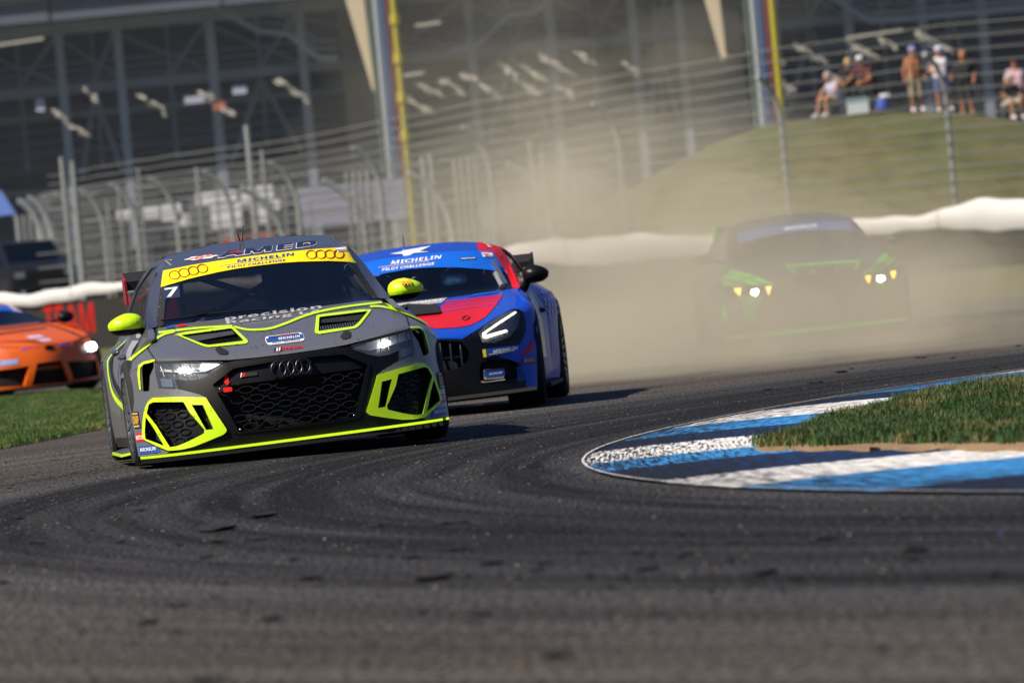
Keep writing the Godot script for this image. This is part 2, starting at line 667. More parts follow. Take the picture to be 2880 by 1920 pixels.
# ---------------------------------------------------------------- kerb, its sand and grass
func paint(called: String, c: Color, worn: float, seed_: int) -> void:
	var W := 512
	var a := stretched(seed_, W, W, 30, 0.2, 4)
	var b := noise_bytes(seed_ + 50, W, W, 0.05, 4)
	var c2 := noise_bytes(seed_ + 90, W, W, 0.4, 2)
	var im := Image.create(W, W, false, Image.FORMAT_RGB8)
	for y in W:
		var edge := 1.0 - smoothstep(0.0, 0.55, 1.0 - float(y) / W)
		for x in W:
			var k := 0.55 * a[y * W + x] / 255.0 + 0.25 * b[y * W + x] / 255.0 + 0.2 * c2[y * W + x] / 255.0
			var t := smoothstep(0.0, 0.2, k - (worn + 0.46 * edge * worn))
			var g := 0.8 + 0.25 * b[y * W + x] / 255.0
			im.set_pixel(x, y, Color(lerpf(0.016, c.r * g, t), lerpf(0.017, c.g * g, t), lerpf(0.02, c.b * g, t)).linear_to_srgb())
	var m := mat(called, Color.WHITE, 0.7)
	m.metallic_specular = 0.14
	m.albedo_color = Color.WHITE
	m.albedo_texture = tex(im)

func arc_z(d: float) -> float:   # metres along the corner of a point on the kerb's edge at that depth
	return asin((-d - CZ) / CR) * CR

func kerb() -> void:
	paint("kerb_white", Color(0.8, 0.79, 0.76), 0.29, 31)
	paint("kerb_sky", Color(0.055, 0.29, 0.66), 0.32, 32)
	paint("kerb_navy", Color(0.018, 0.045, 0.13), 0.36, 33)
	var k := thing("kerb", "flat apex kerb painted in worn white, sky blue and navy blocks", "kerb")
	var blocks := [[29.0, 31.6, "white"], [31.6, 33.6, "navy"], [33.6, 36.0, "sky"], [36.0, 38.1, "white"], [38.1, 40.7, "navy"], [40.7, 42.5, "sky"], [42.5, 45.1, "white"], [45.1, 47.2, "navy"], [47.2, 49.45, "sky"], [49.45, 52.3, "white"], [52.3, 54.3, "navy"], [54.3, 57.2, "sky"], [57.2, 59.6, "white"], [59.6, 62.0, "navy"], [62.0, 64.0, "sky"], [64.0, 66.5, "white"]]
	for b in blocks:
		var mb := MB.new()
		var s0 := arc_z(b[0])
		var s1 := arc_z(b[1])
		for i in 6:
			for j in 6:
				var p := []
				var u := []
				for e in [[0, 0], [1, 0], [1, 1], [0, 1]]:
					var f: float = (i + e[0]) / 6.0
					var g: float = (j + e[1]) / 6.0
					var q := from_polar(lerpf(s0, s1, f) - 0.01, -g * 1.9)
					q.y = -0.004 + 0.014 * sin(minf(g * 3.0, 1.0) * PI * 0.5)
					p.append(q)
					u.append(Vector2(lerpf(s0, s1, f) / 5.0, 1.0 - g))
				mb.tri(p[0], p[1], p[2], Vector3.UP, Vector3.UP, Vector3.UP, u[0], u[1], u[2])
				mb.tri(p[0], p[2], p[3], Vector3.UP, Vector3.UP, Vector3.UP, u[0], u[2], u[3])
		put(k, b[2] + "_block", mb.mesh(), M["kerb_" + b[2]])
	# thin white edge line
	var mb2 := MB.new()
	for i in 60:
		var s0 := lerpf(arc_z(28.0), arc_z(68.0), i / 60.0)
		var s1 := lerpf(arc_z(28.0), arc_z(68.0), (i + 1) / 60.0)
		var p := []
		for e in [[s0, 0.006], [s1, 0.006], [s1, -0.008], [s0, -0.008]]:
			p.append(from_polar(e[0], e[1]) + Vector3(0, 0.005, 0))
		var u := [Vector2(s0 / 3, 0.72), Vector2(s1 / 3, 0.72), Vector2(s1 / 3, 0.66), Vector2(s0 / 3, 0.66)]
		mb2.tri(p[0], p[1], p[2], Vector3.UP, Vector3.UP, Vector3.UP, u[0], u[1], u[2])
		mb2.tri(p[0], p[2], p[3], Vector3.UP, Vector3.UP, Vector3.UP, u[0], u[2], u[3])
	put(k, "edge_line", mb2.mesh(), M.kerb_white)
	# sand
	var sm := mat("sand", Color.WHITE, 0.95)
	var sn := noise_bytes(41, 256, 256, 0.08, 5)
	var im := Image.create(256, 256, false, Image.FORMAT_RGB8)
	for y in 256:
		for x in 256:
			var g := 0.5 + 0.8 * sn[y * 256 + x] / 255.0
			im.set_pixel(x, y, Color(0.3 * g, 0.195 * g, 0.1 * g).linear_to_srgb())
	sm.albedo_color = Color.WHITE
	sm.albedo_texture = tex(im)
	sm.uv1_triplanar = true
	sm.uv1_world_triplanar = true
	sm.uv1_scale = Vector3(1.6, 1.6, 1.6)
	var flat := func(px: float, d: float) -> Vector3:
		return Vector3(px, 0.022 + 0.006 * sin(px * 31.0 + d * 5.0) + 0.005 * sin(px * 13.0 - d * 7.0), -d)
	var sand := V2([1.18, 42.3, 1.14, 41.7, 1.19, 41.1, 1.3, 41.0, 1.36, 40.4, 1.5, 40.2, 1.58, 39.5, 1.68, 39.5, 1.78, 38.6, 1.92, 38.5, 2.02, 37.5, 2.14, 37.3, 2.24, 36.3, 2.5, 35.8, 3.2, 34.6, 6.0, 31.0, 12.0, 29.0, 12.0, 45.0, 3.0, 45.0, 1.3, 43.2])
	structure("sand", plate(smooth(sand, 4), [], 0.35, flat, 0.0, 0.03, Vector3.DOWN).mesh(), sm)
	var soil := mat("soil", Color(0.03, 0.035, 0.012), 0.95)
	var turf := V2([1.17, 41.9, 1.2, 42.5, 1.38, 43.2, 1.58, 45.4, 1.98, 47.7, 2.45, 50.4, 2.82, 51.8, 3.1, 52.2, 5.0, 55.0, 9.0, 60.0, 24.0, 62.0, 24.0, 35.0, 6.0, 35.0, 2.8, 36.4, 2.45, 37.2, 2.1, 38.6, 1.9, 39.3, 1.7, 40.3, 1.45, 41.0, 1.3, 41.7])
	var flat2 := func(px: float, d: float) -> Vector3:
		return Vector3(px, 0.034, -d)
	structure("lawn_soil", plate(turf, [], 1.0, flat2, 0.0, 0.05, Vector3.DOWN).mesh(), soil)
	grass_patch("kerb_grass", turf, 1.2, 7.0, 35.0, 58.0, 70000, 0.03, 0.064, "short green grass growing inside the apex kerb")
	# grass between the two pieces of track, behind the grey car
	var verge := V2([-3.95, 64.8, -3.62, 68.0, -3.4, 71.5, -3.15, 78.0, -3.3, 85.0, -3.9, 94.0, -5.2, 103.0, -8.0, 108.5, -16.0, 110.0, -22.0, 110.0, -22.0, 58.0, -8.0, 60.0, -5.0, 63.2])
	structure("verge_soil", plate(verge, [], 2.0, func(px: float, d: float) -> Vector3: return Vector3(px, -0.004, -d), 0.0, 0.004, Vector3.DOWN).mesh(), mat("verge_soil_paint", Color(0.1, 0.115, 0.04), 0.95))
	grass_patch("verge_grass", verge, -8.5, -3.0, 61.0, 110.0, 60000, -0.004, 0.05, "mown green grass verge left of the grey car", Color(1.9, 1.55, 1.8))

func grass_patch(called: String, poly: PackedVector2Array, x0: float, x1: float, d0: float, d1: float, count: int, y: float, tall: float, label: String, tint := Color(1, 1, 1)) -> void:
	var mb := MB.new()
	var r := RandomNumberGenerator.new()
	r.seed = 99
	for k in 9:
		var a := r.randf() * TAU
		var base := Vector3(r.randf_range(-0.04, 0.04), -0.005, r.randf_range(-0.04, 0.04))
		var lean := Vector3(cos(a), 0, sin(a)) * r.randf_range(0.2, 1.1)
		var side := Vector3(-sin(a), 0, cos(a)).rotated(Vector3.UP, r.randf_range(-0.8, 0.8)) * 0.0028
		var h := r.randf_range(0.6, 1.15) * tall
		var mid := base + Vector3.UP * h * 0.6 + lean * h * 0.3
		var tip := base + Vector3.UP * h + lean * h * 0.9
		var nn := side.cross(mid - base).normalized()
		var up := (nn + Vector3.UP * 0.6).normalized()
		mb.quad4(base - side, base + side, mid + side * 0.8, mid - side * 0.8, up, up, up, up)
		mb.tri(mid - side * 0.8, mid + side * 0.8, tip, up, up, up)
	var mm := MultiMesh.new()
	mm.transform_format = MultiMesh.TRANSFORM_3D
	mm.use_colors = true
	var clump := noise_bytes(61, 256, 256, 0.035, 4)
	var where := []
	while where.size() < count:
		var q := Vector2(r.randf_range(x0, x1), lerpf(d0, d1, pow(r.randf(), 1.25)))
		if Geometry2D.is_point_in_polygon(q, poly):
			if r.randf() < 0.3:   # ragged edge
				q += Vector2(r.randf_range(-0.05, 0.05), r.randf_range(-0.55, 0.55))
			where.append(q)
	mm.mesh = mb.mesh()
	mm.instance_count = count
	for i in count:
		var q: Vector2 = where[i]
		var c := clump[(int(q.y * 9.0) & 255) * 256 + (int(q.x * 40.0) & 255)] / 255.0
		if tint.r == 1.0 and smoothstep(46.0, 54.0, q.y) * r.randf() > 0.35:
			c = 0.7
		var s := r.randf_range(0.55, 1.3) * (0.65 + 0.55 * c)
		mm.set_instance_transform(i, Transform3D(Basis(Vector3.UP, r.randf() * TAU).scaled(Vector3(s * 1.2, s, s * 1.2)), Vector3(q.x, y, -q.y)))
		var g := r.randf_range(0.7, 1.3)
		var dry := smoothstep(0.84, 0.98, r.randf()) * 0.8 + (0.35 if c > 0.66 else 0.0)
		if tint.r > 1.0:
			dry *= 0.35
			g = 0.9 + 0.2 * (g - 0.7)
		mm.set_instance_color(i, Color(lerpf(0.03, 0.2, dry) * g * tint.r, lerpf(0.075, 0.15, dry) * g * tint.g, lerpf(0.01, 0.05, dry) * g * tint.b))
	var m: StandardMaterial3D = M["blade"] if M.has("blade") else mat("blade", Color.WHITE, 0.5)
	m.albedo_color = Color.WHITE
	m.vertex_color_use_as_albedo = true
	m.backlight_enabled = true
	m.backlight = Color(0.5, 0.55, 0.3)
	var o := MultiMeshInstance3D.new()
	o.name = called
	o.multimesh = mm
	o.material_override = m
	add_child(o, true)
	tag(o, label, "grass", "", "stuff")

# ---------------------------------------------------------------- grandstand
func beam(parent: Node, called: String, a: Vector3, b: Vector3, w: float, m: Material) -> MeshInstance3D:
	var mb := MB.new()
	mb.bar(a, b, w, w)
	return put(parent, called, mb.mesh(), m)

func slab(parent: Node, called: String, c: Vector3, s: Vector3, m: Material, turn := Basis.IDENTITY) -> MeshInstance3D:
	var mb := MB.new()
	mb.box(c, s, turn)
	return put(parent, called, mb.mesh(), m)

func grandstand() -> void:
	var steel := mat("stand_steel", Color(0.26, 0.3, 0.38), 0.6, 0.2)
	var dim := mat("stand_brace", Color(0.17, 0.19, 0.24), 0.6, 0.2)
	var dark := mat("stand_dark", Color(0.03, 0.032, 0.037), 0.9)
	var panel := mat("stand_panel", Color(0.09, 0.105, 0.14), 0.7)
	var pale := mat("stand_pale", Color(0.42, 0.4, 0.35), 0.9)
	var conc := mat("stand_concrete", Color(0.2, 0.19, 0.175), 0.9)
	var tan_ := mat("stand_sunlit_tan", Color(0.62, 0.52, 0.36), 0.9)
	var t := thing("grandstand", "dark steel grandstand with open columns and braces behind the catch fence", "grandstand")
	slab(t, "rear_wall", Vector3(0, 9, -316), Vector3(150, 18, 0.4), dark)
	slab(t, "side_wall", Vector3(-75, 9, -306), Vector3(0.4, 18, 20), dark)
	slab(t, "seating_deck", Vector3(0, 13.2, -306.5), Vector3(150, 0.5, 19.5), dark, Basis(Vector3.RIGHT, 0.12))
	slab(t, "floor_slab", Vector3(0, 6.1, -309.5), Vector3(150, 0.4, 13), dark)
	for i in 25:
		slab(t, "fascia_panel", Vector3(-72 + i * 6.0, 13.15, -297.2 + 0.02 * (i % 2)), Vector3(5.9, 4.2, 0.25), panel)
	slab(t, "main_beam", Vector3(0, 10.85, -300.2), Vector3(150, 0.42, 0.5), steel)
	slab(t, "lower_beam", Vector3(0, 8.72, -300.6), Vector3(150, 0.36, 0.4), dim)
	for i in 3:
		slab(t, "walkway_rail", Vector3(0, 9.05 + i * 0.28, -300.3), Vector3(150, 0.05, 0.05), dim)
		slab(t, "rear_beam", Vector3(0, 7.9 - i * 1.3, -304.0 - i), Vector3(150, 0.22, 0.25), dim)
	for i in 5:   # rows of seats far under the deck
		slab(t, "seat_row", Vector3(0, 6.6 + i * 0.42, -305 - i * 0.9), Vector3(150, 0.12, 0.5), panel)
	var xs := [-40.0, -36.0, -32.0, -28.5, -25.0, -21.5, -18.2, -14.92, -12.86, -9.6, -6.42, -0.5, 2.33, 5.25, 6.9, 10.2, 12.8, 15.4, 17.5, 21, 24, 28, 32, 36, 40]
	for i in xs.size():
		slab(t, "column", Vector3(xs[i], 5.3, -300), Vector3(0.3 if i % 3 else 0.34, 10.7, 0.34), steel)
		if i > 0:
			var mx: float = (xs[i] + xs[i - 1]) / 2.0
			beam(t, "brace", Vector3(xs[i] - 0.2, 10.6, -301.5), Vector3(mx, 8.9, -301.5), 0.16, dim)
			beam(t, "brace", Vector3(xs[i - 1] + 0.2, 10.6, -303.5), Vector3(mx, 8.9, -303.5), 0.13, dark)
			beam(t, "brace", Vector3(xs[i - 1], 10.5, -302.2), Vector3(xs[i], 8.9, -302.2), 0.1, dim)
			beam(t, "brace", Vector3(mx, 10.7, -302.6), Vector3(mx, 6.0, -302.6), 0.12, dim)
			if i % 2 == 0:
				beam(t, "brace", Vector3(mx, 8.5, -301.5), Vector3(xs[i] - 0.3, 5.6, -301.5), 0.17, dim)
				beam(t, "brace", Vector3(mx, 8.5, -301.5), Vector3(xs[i - 1] + 0.3, 5.6, -301.5), 0.17, dim)
	# folded stairs with rails
	for st in [[[-9.4, 11.1], [-7.85, 10.1], [-6.86, 9.92], [-5.85, 8.97], [-5.2, 8.91]], [[-1.3, 8.78], [-0.3, 8.92], [0.91, 9.86], [1.79, 9.87], [2.7, 10.5]], [[12.0, 9.7], [13.47, 8.53], [14.5, 8.47], [19.0, 8.47]]]:
		for lift in [0.0, 0.32, 0.6]:
			for i in st.size() - 1:
				beam(t, "stair_stringer" if lift == 0.0 else "hand_rail", Vector3(st[i][0], st[i][1] + lift, -299.2), Vector3(st[i + 1][0], st[i + 1][1] + lift, -299.2), 0.2 if lift == 0.0 else 0.05, steel)
	# pale sloping slats added to stand for slanting patches of sunlight
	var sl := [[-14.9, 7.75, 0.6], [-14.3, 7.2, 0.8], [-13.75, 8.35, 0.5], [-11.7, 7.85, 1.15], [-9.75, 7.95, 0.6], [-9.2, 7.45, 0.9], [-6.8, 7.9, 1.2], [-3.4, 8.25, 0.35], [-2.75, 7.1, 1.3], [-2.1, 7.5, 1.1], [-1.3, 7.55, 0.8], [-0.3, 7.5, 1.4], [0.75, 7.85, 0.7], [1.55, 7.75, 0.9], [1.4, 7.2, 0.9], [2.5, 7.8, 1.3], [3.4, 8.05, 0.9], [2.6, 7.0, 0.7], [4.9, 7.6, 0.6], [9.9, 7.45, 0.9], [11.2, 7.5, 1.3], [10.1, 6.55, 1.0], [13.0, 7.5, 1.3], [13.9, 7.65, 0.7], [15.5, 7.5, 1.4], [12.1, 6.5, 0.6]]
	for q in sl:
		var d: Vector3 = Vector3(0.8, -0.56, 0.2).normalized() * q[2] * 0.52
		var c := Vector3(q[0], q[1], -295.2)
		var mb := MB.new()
		for k in 9:   # ragged bits along the slash of sunlight
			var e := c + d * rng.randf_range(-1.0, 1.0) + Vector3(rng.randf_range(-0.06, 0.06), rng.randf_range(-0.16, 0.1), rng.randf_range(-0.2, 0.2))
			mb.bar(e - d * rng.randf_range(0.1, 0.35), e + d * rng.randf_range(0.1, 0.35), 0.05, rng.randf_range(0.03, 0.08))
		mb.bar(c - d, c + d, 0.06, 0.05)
		put(t, "sun_slash", mb.mesh(), pale)
	for q in [[-16.3, 10.35, 2.2], [-3.0, 8.0, 1.6], [13.5, 7.95, 1.9], [-1.9, 9.7, 0.9]]:
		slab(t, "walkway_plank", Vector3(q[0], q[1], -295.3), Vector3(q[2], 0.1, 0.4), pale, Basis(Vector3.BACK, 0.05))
	for q in [[-15.7, 8.2, 0.3, 0.45], [-10.3, 7.9, 0.7, 0.25], [-8.7, 8.1, 0.5, 0.3]]:
		slab(t, "sign_board", Vector3(q[0], q[1], -298.5), Vector3(q[2], q[3], 0.06), mat("stand_lilac", Color(0.4, 0.42, 0.55), 0.7))
	slab(t, "orange_box", Vector3(-9.45, 7.6, -298.4), Vector3(0.4, 0.26, 0.3), mat("stand_orange", Color(0.5, 0.12, 0.02), 0.7))
	# concrete piers; the added tan wedges imitate slivers of sunlight on them
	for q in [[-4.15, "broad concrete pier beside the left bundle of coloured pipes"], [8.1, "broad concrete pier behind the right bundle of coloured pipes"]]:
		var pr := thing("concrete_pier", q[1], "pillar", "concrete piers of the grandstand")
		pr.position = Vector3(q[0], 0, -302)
		slab(pr, "shaft", Vector3(0, 6.5, 0), Vector3(1.9, 13, 1.6), conc)
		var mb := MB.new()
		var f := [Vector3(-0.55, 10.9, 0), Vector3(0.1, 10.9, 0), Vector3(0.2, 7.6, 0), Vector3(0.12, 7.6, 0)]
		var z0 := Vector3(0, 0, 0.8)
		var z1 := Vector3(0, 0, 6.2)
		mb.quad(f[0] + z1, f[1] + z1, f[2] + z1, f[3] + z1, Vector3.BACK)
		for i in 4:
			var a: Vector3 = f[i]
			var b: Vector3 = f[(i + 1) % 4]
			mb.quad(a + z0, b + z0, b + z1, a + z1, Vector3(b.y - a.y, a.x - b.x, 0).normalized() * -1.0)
		put(pr, "sunlit_sliver", mb.mesh(), tan_)
	# bundles of coloured pipes
	var cols := {"pale_pipe": Color(0.3, 0.34, 0.38), "blue_pipe": Color(0.06, 0.12, 0.25), "red_pipe": Color(0.16, 0.04, 0.045), "yellow_pipe": Color(0.42, 0.36, 0.015), "green_pipe": Color(0.05, 0.085, 0.07)}
	for q in [[-3.05, 262.0, 0.0, "tall bundle of blue, red and yellow pipes on the left pier"], [7.85, 242.0, 3.5, "tall bundle of blue, red and yellow pipes rising behind the grass hill"]]:
		var b := thing("pipe_bundle", q[3], "pipes", "bundles of coloured pipes")
		b.position = Vector3(q[0], 0, -q[1])
		var x := -0.36
		for nm in ["green_pipe", "pale_pipe", "blue_pipe", "red_pipe", "yellow_pipe"]:
			var w: float = {"green_pipe": 0.1, "pale_pipe": 0.13, "blue_pipe": 0.11, "red_pipe": 0.1, "yellow_pipe": 0.12}[nm]
			var mb := MB.new()
			mb.tube([Vector3(x, q[2], 0), Vector3(x, 13, 0)], w * 0.9, 10)
			if nm == "yellow_pipe" and q[2] == 0.0:
				for k in 6:
					mb.tube([Vector3(x + 0.02, 5.2 + k * 1.2, 0.02), Vector3(x + 0.02, 5.5 + k * 1.2, 0.02)], 0.17, 10)
			put(b, nm, mb.mesh(), mat(nm, cols[nm], 0.6))
			x += 0.18

# ---------------------------------------------------------------- wall, fence, boards, parked cars
func background() -> void:
	var wall := thing("track_wall", "long dark track wall with white top band waved to mimic heat shimmer", "wall")
	var top_m := mat("wall_white", Color(0.84, 0.82, 0.78), 0.8)
	var low_m := mat("wall_dark", Color(0.045, 0.044, 0.04), 0.85)
	for i in 22:
		var x := -33.0 + i * 3.0
		var cv := MB.new()   # white top of the wall, heat shimmer put into its wavy edges
		for k in 15:
			var xa := x - 1.49 + 2.98 * k / 15.0
			var xb := x - 1.49 + 2.98 * (k + 1) / 15.0
			var ring := []
			for xx in [xa, xb]:
				var hi := 1.5 + 0.13 * sin(xx * 0.9) * sin(xx * 0.37 + 1.0) + 0.06 * sin(xx * 2.3) + 0.025 * sin(xx * 6.1)
				var lo := 0.98 + 0.2 * (1.0 - smoothstep(-7.0, -3.0, xx)) + 0.1 * sin(xx * 0.7 + 2.0) + 0.05 * sin(xx * 1.9 + 0.6) + 0.02 * sin(xx * 7.3)
				ring.append([Vector3(xx, lo, -205.76), Vector3(xx, lerpf(lo, hi, 0.4), -205.7), Vector3(xx, hi - 0.05, -205.78), Vector3(xx, hi, -206.0), Vector3(xx, hi - 0.06, -206.22), Vector3(xx, lo, -206.24)])
			var nn := [Vector3(0, -0.2, 1), Vector3(0, 0.1, 1), Vector3(0, 0.6, 0.8), Vector3(0, 1, 0), Vector3(0, 0.6, -0.8), Vector3(0, 0, -1)]
			for j in 5:
				cv.quad4(ring[0][j], ring[1][j], ring[1][j + 1], ring[0][j + 1], nn[j].normalized(), nn[j].normalized(), nn[j + 1].normalized(), nn[j + 1].normalized())
		put(wall, "white_shimmer_band", cv.mesh(), top_m)
		slab(wall, "dark_panel", Vector3(x, 0.55, -205.98), Vector3(2.985, 1.3, 0.36), low_m)
	for q in [[-10.9, "TEAM"], [-8.9, "TEAM"], [-18.0, "TEAM"]]:
		var flat := func(u: float, v: float) -> Vector3:
			return Vector3(u, v, -205.79)
		for dx in [0.0]:
			put(wall, "red_lettering", text(q[1], q[0] + 0.3 + dx, 0.76, 1.22, 0.74, 0.0, flat, dx * 0.05), mat("wall_red", Color(0.75, 0.02, 0.01), 0.6))
	# catch fence
	var g := mat("weathered_zinc", Color(0.27, 0.29, 0.29), 0.6, 0.15)
	var fence := thing("catch_fence", "tall galvanised catch fence with bent posts and cables above the wall", "fence")
	var posts := []
	for q in [[3250, 206.6], [2760, 206.8], [2290, 207.2], [1826, 209.0], [1457, 211.5], [1143, 215.0], [905, 219.0], [716, 223.0], [560, 227.0], [445, 231.0], [352, 235.0], [280, 239.0], [205, 243.0], [175, 247.0]]:
		posts.append(Vector3((q[0] - 1440.0) / 24000.0 * q[1] - 0.3, 0, -q[1] - 1.0))
	for i in posts.size():
		var p: Vector3 = posts[i]
		var dir: Vector3 = (posts[mini(i + 1, posts.size() - 1)] - posts[maxi(i - 1, 0)]).normalized()
		var out := Vector3(dir.z, 0, -dir.x) * -1.0
		if out.z < 0.0:
			out = -out
		out = (out + Vector3(-0.9, 0, 0)).normalized()
		var tall: float = [1.34, 1.34, 1.28, 1.2, 1.12, 1.05][i] if i < 6 else 1.0
		var line := []
		for k in 6:
			line.append(p + Vector3(0, 0.6 * k * tall, 0))
		for k in 7:
			var a := deg_to_rad(10.0 * (k + 1))
			line.append(p + Vector3(0, 3.0 * tall + 1.3 * sin(a * 1.1), 0) + out * 1.1 * (1.0 - cos(a * 0.95)))
		var mb := MB.new()
		mb.tube(line, 0.065 if i < 12 else 0.12, 8)
		put(fence, "post", mb.mesh(), g)
		if i == posts.size() - 1 or i == 5 or i == 4:
			mb = MB.new()
			for k in 4:
				mb.tube([p + Vector3(0.18 * k - 0.9, 0, -4), p + Vector3(0.18 * k - 0.9, 3.9, -4)], 0.05, 6)
			put(fence, "anchor_frame", mb.mesh(), g)
	var wires := MB.new()
	for i in posts.size() - 1:
		var a: Vector3 = posts[i]
		var b: Vector3 = posts[i + 1]
		if i < 12:
			var cb := MB.new()
			var hs := [1.34, 1.34, 1.28, 1.2, 1.12, 1.05, 1.0]
			var ta: float = hs[mini(i, 6)]
			var tb: float = hs[mini(i + 1, 6)]
			for k in 15:
				cb.tube([a + Vector3(0, 1.55 + k * 0.235 * ta, 0.1), (a + b) / 2 + Vector3(0, 1.53 + k * 0.1175 * (ta + tb), 0.1), b + Vector3(0, 1.55 + k * 0.235 * tb, 0.1)], 0.015, 4)
			put(fence, "cable", cb.mesh(), mat("cable_grey", Color(0.2, 0.205, 0.2), 0.7))
		for k in 30:
			var c := a.lerp(b, k / 30.0)
			wires.bar(c + Vector3(0, 1.5, 0.05), c + Vector3(0, 4.4, 0.05), 0.006, 0.006, Vector3.BACK)
		for k in 26:
			wires.bar(a + Vector3(0, 1.5 + k * 0.115, 0.05), b + Vector3(0, 1.5 + k * 0.115, 0.05), 0.006, 0.006)
	var wm := put(fence, "wire_mesh", wires.mesh(), g)
	wm.set_meta("kind", "stuff")
	# plain posts of the paddock fence behind
	var pf := thing("paddock_fence", "straight pale posts in bundles close behind the catch fence", "fence")
	for q in [[182, 440, 4], [212, 452, 4], [300, 560, 2], [335, 520, 2], [395, 470, 2], [520, 600, 2], [560, 470, 3], [610, 520, 2], [712, 350, 5], [748, 420, 3], [800, 520, 2], [870, 560, 2], [1132, 520, 2], [1200, 440, 5], [1222, 430, 5], [1290, 560, 2], [1505, 395, 4], [1535, 420, 4], [1578, 490, 5], [1622, 500, 5], [1420, 540, 2]]:
		var d := 229.0
		var px: float = (q[0] - 1440.0) * 0.9959 / 24000.0 * d + 0.35
		var top: float = 1.0 + (757.0 - (960.0 + (q[1] - 960.0) * 0.9959 + (q[0] - 1440.0) * 0.0906)) * d / 24000.0
		var mb := MB.new()
		mb.tube([Vector3(px, 0.0, -d), Vector3(px, top, -d)], 0.017 * q[2], 6)
		put(pf, "post", mb.mesh(), g)
	for k in 8:
		var mb := MB.new()
		mb.tube([Vector3(-12.5, 1.4 + k * 0.38, -229), Vector3(3.0, 1.4 + k * 0.38, -229)], 0.02, 4)
		put(pf, "rail", mb.mesh(), M.cable_grey)
	# second fence, with big curved posts, farther back
	var f2 := thing("rear_fence", "farther fence of big curved grey posts behind the blue and red car", "fence")
	var p0 := Vector3.ZERO
	for q in [[1300, 0.0], [1580, 0.0], [1060, 0.0], [830, 0.0]]:
		var p := Vector3((q[0] - 1440.0) / 24000.0 * 222.0, 0, -222)
		var line := []
		for k in 5:
			line.append(p + Vector3(0, 0.5 * k, 0))
		for k in 6:
			var a := deg_to_rad(11.0 * (k + 1))
			line.append(p + Vector3(-1.7 * (1.0 - cos(a)), 2.0 + 1.9 * sin(a), 0.5 * (1.0 - cos(a))))
		var mb := MB.new()
		mb.tube(line, 0.085, 8)
		put(f2, "curved_post", mb.mesh(), M.galvanised)
	for k in 6:
		var mb := MB.new()
		mb.tube([Vector3(-7, 1.6 + k * 0.45, -222), Vector3(2.2, 1.6 + k * 0.45, -222)], 0.015, 4)
		put(f2, "cable", mb.mesh(), M.net_grey)
	# lilac hoarding with white panels
	var hb := thing("hoarding", "pale lilac hoarding with white panels behind the catch fence", "hoarding")
	var lil := mat("lilac", Color(0.3, 0.3, 0.4), 0.7)
	slab(hb, "board", Vector3(-4.3, 3.35, -250), Vector3(3.2, 1.15, 0.1), lil)
	slab(hb, "board", Vector3(-7.6, 3.4, -250.2), Vector3(3.0, 1.1, 0.1), mat("hoarding_grey", Color(0.1, 0.11, 0.13), 0.8))
	var wh := mat("hoarding_white", Color(0.75, 0.75, 0.8), 0.7)
	for q in [[-8.25, 3.85, 1.2, 0.4], [-8.0, 3.35, 0.9, 0.75], [-7.05, 3.85, 0.95, 0.5], [-7.0, 3.35, 0.55, 0.7], [-6.5, 3.5, 0.2, 0.3], [-9.6, 3.55, 0.6, 0.5], [-9.3, 3.2, 0.45, 0.6], [-10.2, 3.6, 0.5, 0.35], [-11.0, 3.6, 0.4, 0.3]]:
		slab(hb, "white_panel", Vector3(q[0], q[1], -249.8), Vector3(q[2], q[3], 0.05), wh)
	for q in [[-7.9, 2.6], [-7.0, 2.62]]:
		slab(hb, "red_panel", Vector3(q[0], q[1], -249.8), Vector3(0.7, 0.28, 0.05), mat("hoarding_red", Color(0.4, 0.06, 0.03), 0.7))
	slab(hb, "leg", Vector3(-5.7, 1.4, -250), Vector3(0.1, 2.8, 0.08), g)
	slab(hb, "leg", Vector3(-3.0, 1.4, -250), Vector3(0.1, 2.8, 0.08), g)
	var bt := thing("blue_tent", "small bright blue tent peak behind the parked black cars", "tent")
	var mb3 := MB.new()
	for k in 4:
		var a := TAU * k / 4.0 + PI / 4
		var b := a + TAU / 4.0
		var c0 := Vector3(-15.2 + 0.9 * cos(a), 4.0, -258 + 0.9 * sin(a))
		var c1 := Vector3(-15.2 + 0.9 * cos(b), 4.0, -258 + 0.9 * sin(b))
		mb3.tri(c0, c1, Vector3(-15.0, 4.8, -258), (Vector3(cos(a + PI / 4), 0.8, sin(a + PI / 4))).normalized(), (Vector3(cos(a + PI / 4), 0.8, sin(a + PI / 4))).normalized(), (Vector3(cos(a + PI / 4), 0.8, sin(a + PI / 4))).normalized())
	put(bt, "roof", mb3.mesh(), mat("tent_blue", Color(0.06, 0.12, 0.36), 0.7))
	for k in 4:
		var a := TAU * k / 4.0 + PI / 4
		slab(bt, "leg", Vector3(-15.2 + 0.85 * cos(a), 2.0, -258 + 0.85 * sin(a)), Vector3(0.06, 4.0, 0.06), g)
	# parked dark cars
	for q in [[-12.9, 234.0, 0.35, "parked black pickup nearest the left picture edge behind the fence"], [-9.3, 240.0, 0.1, "parked black van half hidden by the dense fence posts"]]:
		var c := thing("parked_car", q[3], "car", "dark cars parked behind the fence")
		c.position = Vector3(q[0], 1.25, -q[1])
		c.rotation.y = q[2]
		parked(c)
	# dark ground bank that the parked cars stand on
	var db := MB.new()
	db.box(Vector3(-16, 0.6, -245), Vector3(30, 1.25, 30))
	structure("paddock_terrace", db.mesh(), mat("terrace", Color(0.03, 0.03, 0.032), 0.9))

